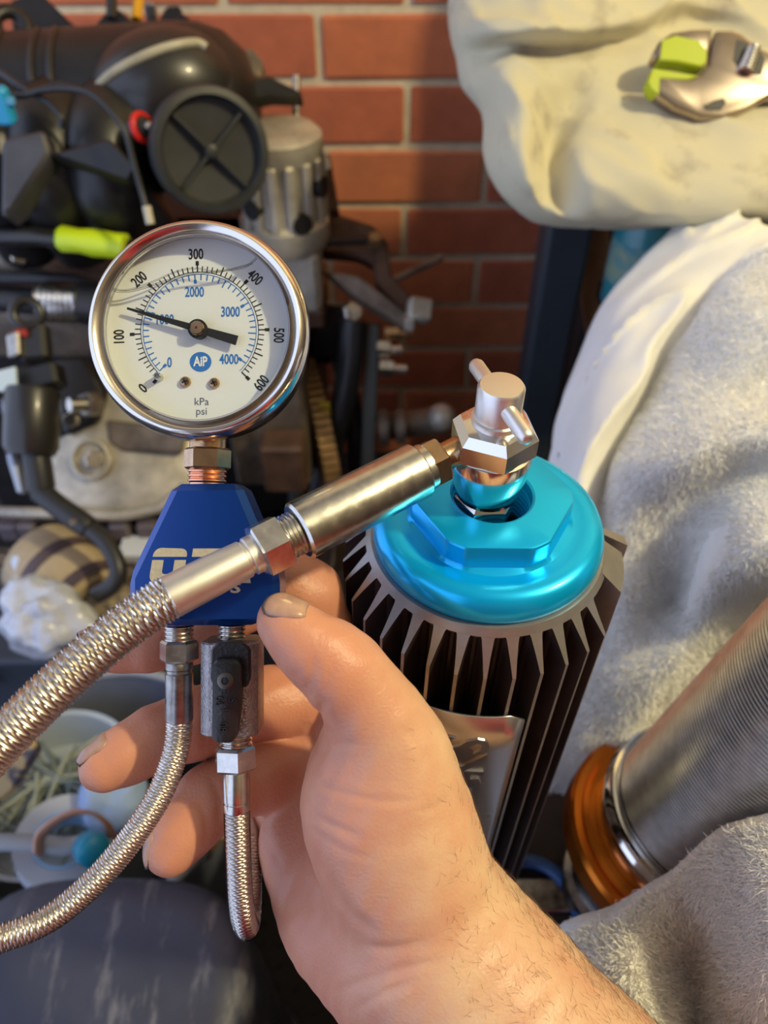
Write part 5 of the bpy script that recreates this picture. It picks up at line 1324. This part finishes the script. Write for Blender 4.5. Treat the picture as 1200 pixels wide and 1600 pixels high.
for q, (x, y, w, h, a, c) in enumerate(((318, 1296, .04, .022, .5, (.42, .24, .13)), (300, 1330, .035, .02, -.3, (.05, .04, .045)), (330, 1265, .03, .018, .2, (.30, .15, .08)), (275, 1362, .03, .016, .9, (.20, .22, .26)))):
    t = thing('scrap_block', ('tan wooden scrap block near the bucket right rim', 'small black plastic scrap near the bucket front', 'brown scrap block tucked behind the bent finger', 'grey plastic scrap at the bucket front rim')[q], 'scrap', at(x, y, .73))
    X2 = cv(math.cos(a), math.sin(a), .1).normalized(); Y2 = cv(-math.sin(a), math.cos(a), .4); Y2 = (Y2 - X2 * Y2.dot(X2)).normalized()
    MB().box(at(x, y, .73), (w, h, .018), (X2, Y2, X2.cross(Y2)), .002).build('scrap_body', mat('scrap_colour', c, .6, var=.3, vscale=60), t)
    MB().cyl(at(x, y, .73) + X2 * w * .2, at(x, y, .73) + X2 * w * .2 - X2.cross(Y2) * .0096, .003).build('screw_hole', 'ink', t)
# ------------------------------------------------------------------ dark scuffed plastic lid, lower left
scf = mat('scuffed_blue_black_plastic', (.060, .070, .115), .45, col2=(.038, .042, .066), vscale=9, bump=.15, bscale=60, rvar=.15)
n_, l_ = nodes_of(scf); b_ = n_['Principled BSDF']
tc2 = n_.new('ShaderNodeTexCoord'); mp2 = n_.new('ShaderNodeMapping'); mp2.inputs['Scale'].default_value = (60, 14, 30); l_.new(tc2.outputs['Object'], mp2.inputs[0])
t3 = n_.new('ShaderNodeTexNoise'); t3.inputs['Scale'].default_value = 1.0; t3.inputs['Detail'].default_value = 8; t3.inputs['Roughness'].default_value = .7; l_.new(mp2.outputs[0], t3.inputs[0])
r3 = n_.new('ShaderNodeValToRGB'); r3.color_ramp.elements[0].position = .53; r3.color_ramp.elements[1].position = .72; l_.new(t3.outputs[0], r3.inputs[0])
mx = n_.new('ShaderNodeMix'); mx.data_type = 'RGBA'; l_.new(r3.outputs[0], mx.inputs[0]); l_.new(b_.inputs['Base Color'].links[0].from_socket, mx.inputs[6]); mx.inputs[7].default_value = (.24, .24, .26, 1); l_.new(mx.outputs[2], b_.inputs['Base Color'])
lc = at(108, 1645, .49)
tub = thing('upturned_tub', 'scuffed dark blue-black plastic tub upturned at the lower left', 'tub', V(lc.x, lc.y, 0))
def sq(r, h, a):      # rounded-square section
    c_, s_ = abs(math.cos(a)), abs(math.sin(a)); return r / (c_ ** 3.2 + s_ ** 3.2) ** (1 / 3.2)
RT = pm(280, .49)
MB().lathe(V(lc.x, lc.y, 0), Z_, [(RT * 1.08, .0125), (RT * 1.07, .03), (RT * 1.0, lc.z - .03), (RT * .97, lc.z - .012), (RT * .90, lc.z - .002), (RT * .75, lc.z), (.01, lc.z + .003)], 96, rfun=sq).build('tub_shell', scf, tub, 60)
MB().lathe(V(lc.x, lc.y, .0125), Z_, [(RT * 1.10, 0), (RT * 1.12, .004), (RT * 1.12, .014), (RT * 1.08, .018)], 96, rfun=sq).build('tub_rim', scf, tub, 60)
shf = thing('storage_crate', 'dark blue-grey plastic crate behind the bucket', 'crate', V(-.42, .55, 0))
cr = mat('crate_plastic', (.055, .065, .085), .5, var=.3, vscale=10)
cc = at(75, 1030, .86)
MB().box(V(cc.x, cc.y + .06, cc.z / 2 + .006), (.32, .13, cc.z - .013), bev=.006).build('crate_body', cr, shf)
MB().box(V(cc.x, cc.y + .06, cc.z + .004), (.33, .14, .012), bev=.004).build('crate_lid', cr, shf)
for x in (-.08, .08): MB().box(V(cc.x + x, cc.y - .01, cc.z - .02), (.03, .012, .03), bev=.003).build('crate_latch', mat('pale_latch', (.30, .40, .50), .4), shf)
